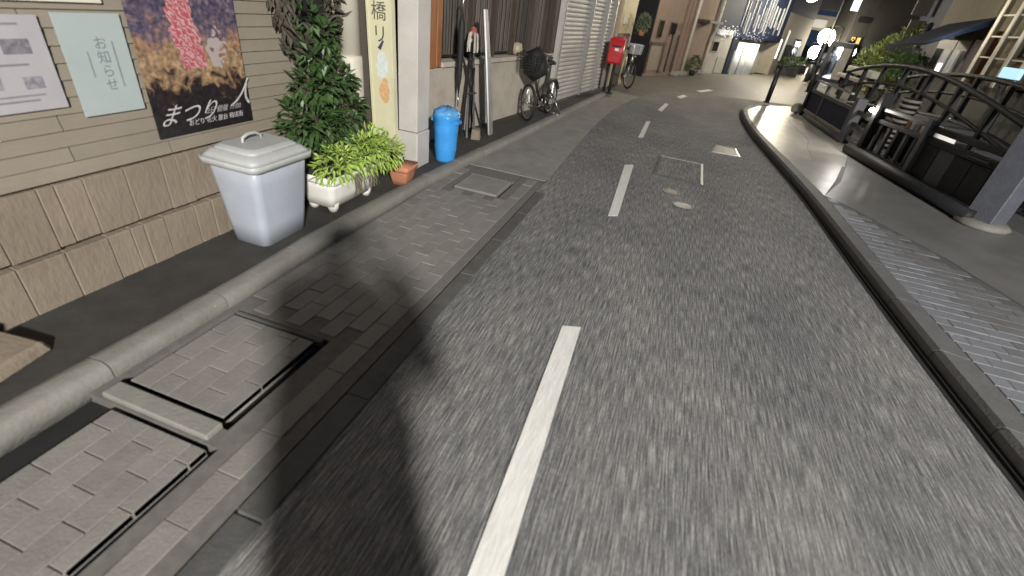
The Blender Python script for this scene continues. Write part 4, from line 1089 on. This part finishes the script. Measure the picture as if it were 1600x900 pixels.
# dark building and tower
t = thing('dark_building', 'unlit navy building with pale hanging signs beside the awning', 'building', (0, 0, 0))
fd = Frame((7.5, 22.6), (7.2, 18.6))
fd.part('wall', NAVY, t, 0, fd.len, 0, 9, -4, 0)
for u in (.5, 2.2):
    w_ = fd.part('window', METALD, t, u, u+1.1, 4.0, 5.4, 0, .04); fd.part('pane', GLASSD, w_, u+.08, u+1.02, 4.08, 5.32, .041, .046)
fd.part('fascia', mat('dark_violet', (.02, .018, .03), .7, .2), t, 0, fd.len, 1.6, 2.1, 0, .12)
for (u, z0, z1, lab) in ((1.0, 2.75, 3.8, 'upper pale hanging shop sign on the dark navy building'), (1.3, 2.05, 2.6, 'lower pale hanging shop sign on the dark navy building')):
    s_ = thing('hanging_sign', lab, 'sign', (0, 0, 0), 0, 'pale signs hanging from the dark building')
    b = MB(); fd.box(b, u, u+.06, z0, z1, .1, .55); b.build('panel', mat('pale_panel', (.16, .15, .135), .6, .15, 4), s_)
    b = MB(); fd.box(b, u+.01, u+.05, z1-.1, z1-.06, -.0, .1); b.build('bracket', METALD, s_)
t = thing('brown_tower', 'tall dark brown building rising behind the green hedge', 'building', (0, 0, 0))
MB().box(9.0, 14, 26.5, 33.3, 0, 14).build('wall', DBROWN, t)
for z in (5.6, 8.2):
    for y in (27.6, 30):
        w_ = MB().box(8.96, 9.0, y, y+1.3, z, z+1.2).build('window', METALD, t); MB().box(8.95, 8.959, y+.1, y+1.2, z+.1, z+1.1).build('pane', GLASSD, w_)
t = thing('grey_block', 'pale grey building with orange lit windows left of the dark tower', 'building', (0, 0, 0))
MB().box(9.2, 13, 37.6, 42, 1.4, 9).build('wall', mat('dim_grey', (.05, .05, .05), .8, .12, 3, spec=.15), t)
MB().box(9.2, 13, 37.7, 42, 0, 1.4).build('base_wall', DBROWN, t)
for (x0, x1) in ((9.45, 9.68), (9.75, 9.98)):
    w_ = MB().box(x0, x1, 37.55, 37.6, 1.75, 2.15).build('window', METALD, t); MB().box(x0+.02, x1-.02, 37.53, 37.549, 1.78, 2.12).build('pane', L_ORANGE, w_)
MB().box(9.4, 10.2, 37.57, 37.6, 2.9, 3.2).build('recess', METALD, t)
t = thing('vertical_lit_sign', 'tall white lit sign high up against the night sky', 'sign', (0, 0, 0))
MB().box(8.75, 9.12, 37.5, 37.62, 3.45, 5.2).build('panel', L_WHITE, t); MB().box(9.05, 9.25, 37.62, 37.7, 3.8, 3.9).build('bracket', METALD, t)

# hedge, planter wall, tree
rr = random.Random(41)
t = thing('green_hedge', 'sloping yellow green hedge lit at night beside the dark tower', 'hedge', (7.0, 22, .1))
b = MB()
for (c, r, n) in (((0, 1.6, 1.0), (.5, .9, .6), 500), ((.1, .6, 1.25), (.5, .9, .75), 600), ((.2, -.5, 1.5), (.5, .9, .85), 650), ((.3, -1.4, 1.3), (.5, .8, .8), 400), ((0, 0, .6), (.4, 1.8, .5), 300)):
    crown(b, c, r, n, .2, .09, rr, .5, .5)
b.build('foliage', LEAF_F, t)
b = MB()
for k in range(5): b.tube([(0, -1.6+.8*k, 0), (.05, -1.6+.8*k, .9)], .03, 6)
b.build('stems', BARK, t)
t = thing('dark_tree', 'dark bushy tree in front of the hedge with a small light behind it', 'tree', (6.6, 18.9, .1))
MB().tube([(0, 0, 0), (.02, .05, .7), (.0, .1, 1.3)], [.06, .05, .03], 8).build('trunk', BARK, t, True)
b = MB(); crown(b, (0, .1, 1.2), (.45, .6, .32), 420, .16, .07, rr); b.build('crown', LEAF_D, t)
t = thing('planter_wall', 'long low pale planter wall in front of the green hedge', 'planter', (5.5, 19, .1))
MB().box(-.12, .12, -1.3, 1.3, .76, .96).build('trough', mat('pale_trough', (.42, .40, .34), .7, .1, 5), t, bevel=.02)
MB().box(-.16, .16, -1.9, 2.0, .56, .68).build('ledge', mat('tan_ledge', (.3, .27, .22), .7, .1, 5), t, bevel=.02)
for y in (-1.6, -.2, 1.4): MB().box(-.08, .08, y-.1, y+.1, 0, .56).build('pier', DBROWN, t)
for y in (-1.1, 0, 1.1): MB().box(-.08, .08, y-.08, y+.08, .68, .76).build('pad', DBROWN, t)

# ------------------------------------------------------------------ timber fence along the right pavement
grp = 'dark timber fence bays along the right pavement'
def post(t, p, z1, wd, m, rot=0, z0=.1, lean=(0, 0)):
    c, s_ = math.cos(rot)*wd/2, math.sin(rot)*wd/2
    pl = [(p[0]+c-s_, p[1]+s_+c), (p[0]-c-s_, p[1]-s_+c), (p[0]-c+s_, p[1]-s_-c), (p[0]+c+s_, p[1]+s_-c)]
    return MB().hexa([(x, y, z0) for x, y in pl]+[(x+lean[0], y+lean[1], z1) for x, y in pl]).build('post', m, t, bevel=.008)
fA = Frame((3.46, 6.2), (3.02, 9.2))      # near -> far, outward normal points right; use negative d for the street side
t = thing('timber_fence', 'dark timber fence bays with a log base, nearest on the right pavement', 'fence', (0, 0, 0))
MB().tube([fA.P(-.05, -.05, .17), fA.P(1.5, -.06, .18), fA.P(3.05, -.05, .17)], .085, 10).build('base_log', FENCE, t, True)
post(t, fA.P(1.47, .02, 0), .93, .1, POSTG, R(8)); post(t, fA.P(2.8, .02, 0), 1.08, .12, FENCE, R(8))
post(t, fA.P(-.02, .12, 0), 1.55, .27, mat('blue_grey_post', (.10, .105, .125), .6, .15, 10, .3, 40), R(35))
MB().lathe([(.24, 0), (.26, .03), (.22, .07)], tuple(fA.P(-.04, .1, .1)), 12).build('post_footing', mat('pale_footing', (.2, .19, .165), .8, .15), t, True)
fA.part('top_rail', FENCE, t, .12, 1.42, .80, .87, .0, .07, .006)
fA.part('mid_rail', FENCE, t, .12, 1.42, .66, .74, .0, .08, .006)
fA.part('top_rail', METALD, t, 1.54, 2.74, .83, .88, .0, .07, .006)
fA.part('mid_rail', FENCE, t, 1.54, 2.74, .66, .72, .0, .07, .006)
for k in range(4): fA.part('board', POSTG if k == 2 else FENCE, t, .16+.315*k, .46+.315*k, .24, .655, .02, .045, .004)
fA.part('ledge', mat('tan_strip', (.10, .09, .075), .6, .1), t, .2, .55, .70, .715, -.03, .1)
fA.part('lower_rail', FENCE, t, 1.54, 2.74, .2, .27, .0, .07)
for k in range(5): fA.part('baluster', POSTG if k in (1, 3) else FENCE, t, 1.62+.23*k, 1.68+.23*k, .27, .66, .02, .06)
# goods glimpsed through the bay
t = thing('goods_crate', 'crate of pale and orange goods lit behind the second fence bay', 'crate', tuple(fA.P(2.15, .45, .1)))
MB().box(-.2, .2, -.42, .42, 0, .5).build('crate', DBROWN, t)
for k in range(5): MB().box(-.18, .18, -.38+.16*k, -.26+.16*k, .5, .68).build('packet', [PLASW, mat('orange_pack', (.4, .22, .12), .6, .2), SHOJI][k % 3], t, bevel=.01)
for k in range(5): MB().lathe([(.03, 0), (.04, .03), (.02, .06)], (-.26, -.3+.16*k, .1), 8).build('pebble', PLASW, t, True)
# far bay
fC = Frame((3.1, 10.15), (2.95, 13.2))
t = thing('timber_fence', 'dark framed fence bay with blue black panels at the far pavement corner', 'fence', (0, 0, 0))
post(t, fC.P(.0, .03, 0), .86, .16, POSTG, .1); post(t, fC.P(2.95, .03, 0), .98, .12, FENCE, .1)
post(t, fC.P(1.9, .03, 0), .86, .07, POSTG, .1)
fC.part('top_rail', POSTG, t, .1, 2.9, .62, .69, 0, .06, .006)
fC.part('cap_rail', METAL, t, .5, 2.9, .86, .89, 0, .05)
fC.part('panel', NAVY, t, .1, 1.86, .26, .62, .02, .045); fC.part('panel', NAVY, t, 1.94, 2.9, .26, .62, .02, .045)
fC.part('lower_rail', mat('pale_rail', (.19, .18, .16), .6, .15), t, .1, 2.9, .19, .26, 0, .06, .006)
MB().tube([fC.P(-.05, -.02, .15), fC.P(1.9, -.04, .15), fC.P(2.6, 0, .15)], .055, 8).build('base_log', POSTG, t, True)
t = thing('concrete_ball', 'round pale stone at the far foot of the fence bay', 'stone', tuple(fC.P(3.0, -.1, .1)))
MB().lathe([(.02, 0), (.12, .04), (.14, .12), (.1, .21), (.02, .24)], n=14).build('stone', mat('pale_stone', (.25, .24, .2), .8, .15), t, True)
# gap bay between
fG = Frame((3.03, 9.25), (3.1, 10.1))
t = thing('rail_bay', 'two short dark rails joining the fence bays by the glaring lamp', 'fence', (0, 0, 0))
for z in (.2, .42, .62): fG.part('rail', FENCE if z > .3 else POSTG, t, .03, .8, z, z+.06, .02, .07)
# small glaring lamp on the fence
t = thing('spot_lamp', 'small glaring white lamp fixed to the fence post', 'lamp', (3.0, 9.08, .8))
MB().lathe([(.001, -.035), (.03, -.02), (.04, 0), (.03, .02), (.001, .035)], n=12).build('bulb', glow('spot_glow', (1, .95, .9), 20), t, True)
MB().tube([(.04, 0, 0), (.08, .0, -.02)], .014, 6).build('bracket', METALD, t)
ld = bpy.data.lights.new('spot_light', 'POINT'); ld.energy = 2; ld.color = (1, .93, .86); ld.shadow_soft_size = .03
lo = bpy.data.objects.new('spot_light', ld); C.objects.link(lo); lo.parent = t; lo.location = (-.08, .03, 0)

# arched footbridge behind the fence
t = thing('arched_footbridge', 'dark timber footbridge with curved handrails behind the fence', 'footbridge', (0, 0, 0))
def arch(y): 
    k = (y-7.2)/9.0; return .1+.45*math.sin(PI*max(0, min(1, k)))
def rail_pts(x, h, y0=7.2, y1=15.6, n=14):
    return [(x, y0+(y1-y0)*k/n, arch(y0+(y1-y0)*k/n)+h) for k in range(n+1)]
for x in (4.2, 5.4):
    MB().tube(rail_pts(x, .85), .042, 8).build('handrail', FENCE, t, True)
    MB().tube(rail_pts(x, .5), .03, 8).build('mid_rail', FENCE, t, True)
    MB().tube(rail_pts(x, .02), .07, 8).build('beam', FENCE, t, True)
    for k in range(8):
        y = 7.3+1.17*k; MB().box(x-.04, x+.04, y-.04, y+.04, .09, arch(y)+.86).build('post', FENCE, t)
for k in range(34):
    y = 7.3+.245*k
    MB().hexa([(4.28, y, arch(y)-.02), (5.32, y, arch(y)-.02), (5.32, y+.23, arch(y+.23)-.02), (4.28, y+.23, arch(y+.23)-.02), (4.28, y, arch(y)+.02), (5.32, y, arch(y)+.02), (5.32, y+.23, arch(y+.23)+.02), (4.28, y+.23, arch(y+.23)+.02)]).build('deck_plank', POSTG if k % 3 else FENCE, t)
t = thing('ribbed_planter', 'ribbed pale basket standing between fence and footbridge', 'basket', (3.95, 10.4, .1))
b = MB()
for k in range(10): b.torus((0, 0, .06+.085*k), (0, 0, 1), .10+.005*k, .026, 18, 6)
b.build('woven_rings', mat('wicker', (.13, .115, .1), .7, .3, 20), t, True)
MB().lathe([(.09, 0), (.135, .86)], n=16).build('lining', DBROWN, t)
for (x, y, s_, lab) in ((4.9, 6.6, 1.0, 'slanted dark grey bench back nearest the right edge'), (5.9, 8.3, 1.1, 'slanted grey bench back under the shop base')):
    t = thing('bench', lab, 'bench', (x, y, .1), R(80))
    for k in range(4): MB().box(-.8, .8, -.2+.11*k, -.1+.11*k, .42, .45).build('seat_slat', POSTG, t)
    for k in range(4): MB().hexa([(-.8, .22+.03*k, .52+.13*k), (.8, .22+.03*k, .52+.13*k), (.8, .25+.03*k, .52+.13*k), (-.8, .25+.03*k, .52+.13*k), (-.8, .25+.03*k, .63+.13*k), (.8, .25+.03*k, .63+.13*k), (.8, .28+.03*k, .63+.13*k), (-.8, .28+.03*k, .63+.13*k)]).build('back_slat', POSTG, t)
    for xx in (-.7, .7):
        MB().bar((xx, -.18, 0), (xx, -.18, .42), .06).build('leg', FENCE, t); MB().bar((xx, .2, 0), (xx, .34, 1.02), .06).build('leg', FENCE, t)

# bollards and dark planters at the far corner
def bollard(label, x, y, h, r):
    t = thing('bollard', label, 'bollard', (x, y, .1), 0, 'dark bollards along the far pavement edge')
    MB().tube([(0, 0, 0), (0, 0, h)], r, 12).build('shaft', METALD, t, True)
    MB().lathe([(r*1.2, h), (r*1.3, h+.03), (r*.5, h+.07)], n=12).build('cap', METALD, t, True)
    MB().lathe([(r*1.5, 0), (r*1.5, .03)], n=12).build('base_ring', METALD, t)
bollard('slim dark bollard standing alone on the pavement corner', 2.36, 14.4, .86, .06)
bollard('stout dark bollard farther off by the lit shop row', 5.2, 24.4, .75, .14)
bollard('thin dark bollard right at the fence end', 4.3, 19.5, .8, .05)
for (x, y, s_, lab) in ((5.0, 28.6, 1, 'dark clipped shrub in a box behind the lone bollard'), (6.1, 32.4, 1.2, 'dark clipped shrub in a box farther down the street')):
    t = thing('boxed_shrub', lab, 'shrub', (x, y, 0)); b = MB(); crown(b, (0, 0, .5), (.5, .4, .25), 300, .14, .07, rr); b.build('foliage', LEAF_D, t)
    MB().box(-.5, .5, -.3, .3, 0, .4).build('box', BLACK, t, bevel=.02)
for (x, y, h) in ((6.6, 31, 1.7), (7.2, 33.5, 1.6)):
    t = thing('banner_pole', 'dark leaning pole %s' % ('nearer to the boxed shrubs' if y < 32 else 'closer to the far shops'), 'pole', (x, y, 0)); MB().tube([(0, 0, 0), (.05, 0, h)], .05, 8).build('shaft', BLACK, t, True)
    MB().box(.05, .35, -.01, .01, .5, h-.1).build('banner', NAVYC, t)
# parked bicycles glinting far down the street
b0 = bicycle('parked bicycle glinting before the lit shops, nearest of three', (6.6, 29.4, .1), R(60), 0, .32, METAL, METAL, True, group='bicycles parked before the lit shops')
for i, lab in ((1, 'parked bicycle glinting before the lit shops, middle of three'), (2, 'parked bicycle glinting before the lit shops, farthest of three')):
    c = copy_tree(b0); c.location = (6.6+.35*i, 29.4+1.3*i, .1); c['label'] = lab

# ------------------------------------------------------------------ the person holding the camera phone (throws the shadow on the paving)
def person():
    t = thing('person', 'person in a bulky dark coat standing in the road holding up a phone', 'person', (.21, -.42, .0))
    def skin(name, nodes, edges, m, root=0, sub=2):
        me = bpy.data.meshes.new(name); me.from_pydata([n[0] for n in nodes], edges, []); o = bpy.data.objects.new(name, me); C.objects.link(o)
        o.parent = t
        md = o.modifiers.new('skin', 'SKIN'); md.use_smooth_shade = True
        sv = me.skin_vertices[0].data if me.skin_vertices else None
        if sv is None:
            bm = bmesh.new(); bm.from_mesh(me); bm.verts.layers.skin.verify(); bm.to_mesh(me); bm.free(); sv = me.skin_vertices[0].data
        for i, n in enumerate(nodes):
            r = n[1]; sv[i].radius = r if isinstance(r, tuple) else (r, r); sv[i].use_root = (i == root)
        sd = o.modifiers.new('sub', 'SUBSURF'); sd.levels = sub; sd.render_levels = sub
        me.materials.append(m); return o
    N = [((0, 0, .93), (.15, .11)), ((0, 0, 1.12), (.14, .1)), ((0, -.01, 1.32), (.17, .11)), ((0, -.01, 1.42), (.11, .08)), ((0, .0, 1.5), .052), ((0, .02, 1.6), (.075, .09)), ((0, .01, 1.68), (.07, .085))]
    E_ = [(i, i+1) for i in range(6)]
    for s_ in (-1, 1):
        i = len(N)
        N += [((s_*.1, 0, .86), .085), ((s_*.11, .02, .48), .06), ((s_*.12, -.01, .09), .042), ((s_*.13, .15, .045), (.04, .03))]
        E_ += [(0, i), (i, i+1), (i+1, i+2), (i+2, i+3)]
        i = len(N)
        N += [((s_*.19, -.01, 1.38), .06), ((s_*.23, .1, 1.16), .046), ((s_*.11, .28, 1.4), .034), ((s_*.08, .33, 1.5), (.03, .022))]
        E_ += [(3, i), (i, i+1), (i+1, i+2), (i+2, i+3)]
        # fingers
        for k in range(4):
            j = len(N); dz = .0+.02*k
            N += [((s_*.085, .37, 1.5+dz), .009), ((s_*.05, .39, 1.505+dz), .008)]
            E_ += [(i+3, j), (j, j+1)]
        j = len(N); N += [((s_*.06, .35, 1.53), .010), ((s_*.045, .36, 1.57), .009)]; E_ += [(i+3, j), (j, j+1)]
    N = [((x*1.5, y, z), (r_[0]*2.0, r_[1]*1.7) if isinstance(r_, tuple) and z < 1.45 else r_ if isinstance(r_, tuple) else r_*(1.65 if r_ > .03 and z < 1.45 else 1)) for ((x, y, z), r_) in N]
    N = [((x-(.21 if y > .3 and z > 1.45 else 0), y, z), r_) for ((x, y, z), r_) in N]
    body = skin('body', N, E_, CLOTH)
    b = MB().lathe([(.02, -.02), (.095, .03), (.105, .1), (.08, .16), (.02, .19)], (0, 0, 1.6), 16); b.v = [(x, y*1.1-.012 if z < 1.68 else y*1.1, z) for x, y, z in b.v]; b.build('hair', BLACK, t, True)
    b = MB().lathe([(.012, -.02), (.012, .02)], (0, .115, 1.61), 8); b.build('nose', SKIN, t, True)
    b = MB()
    for s_ in (-1, 1): b.lathe([(.004, -.01), (.012, 0), (.004, .01)], (s_*.035, .098, 1.64), 8)
    b.build('eyes', PLASW, t, True)
    ph = MB().box(-.288, -.132, .386, .395, 1.515, 1.59).build('phone', BLACK, None)
    ph.location = (.21, -.42, .0); tag(ph, 'black phone held up in the hands of the person', 'phone')
    return t
person()
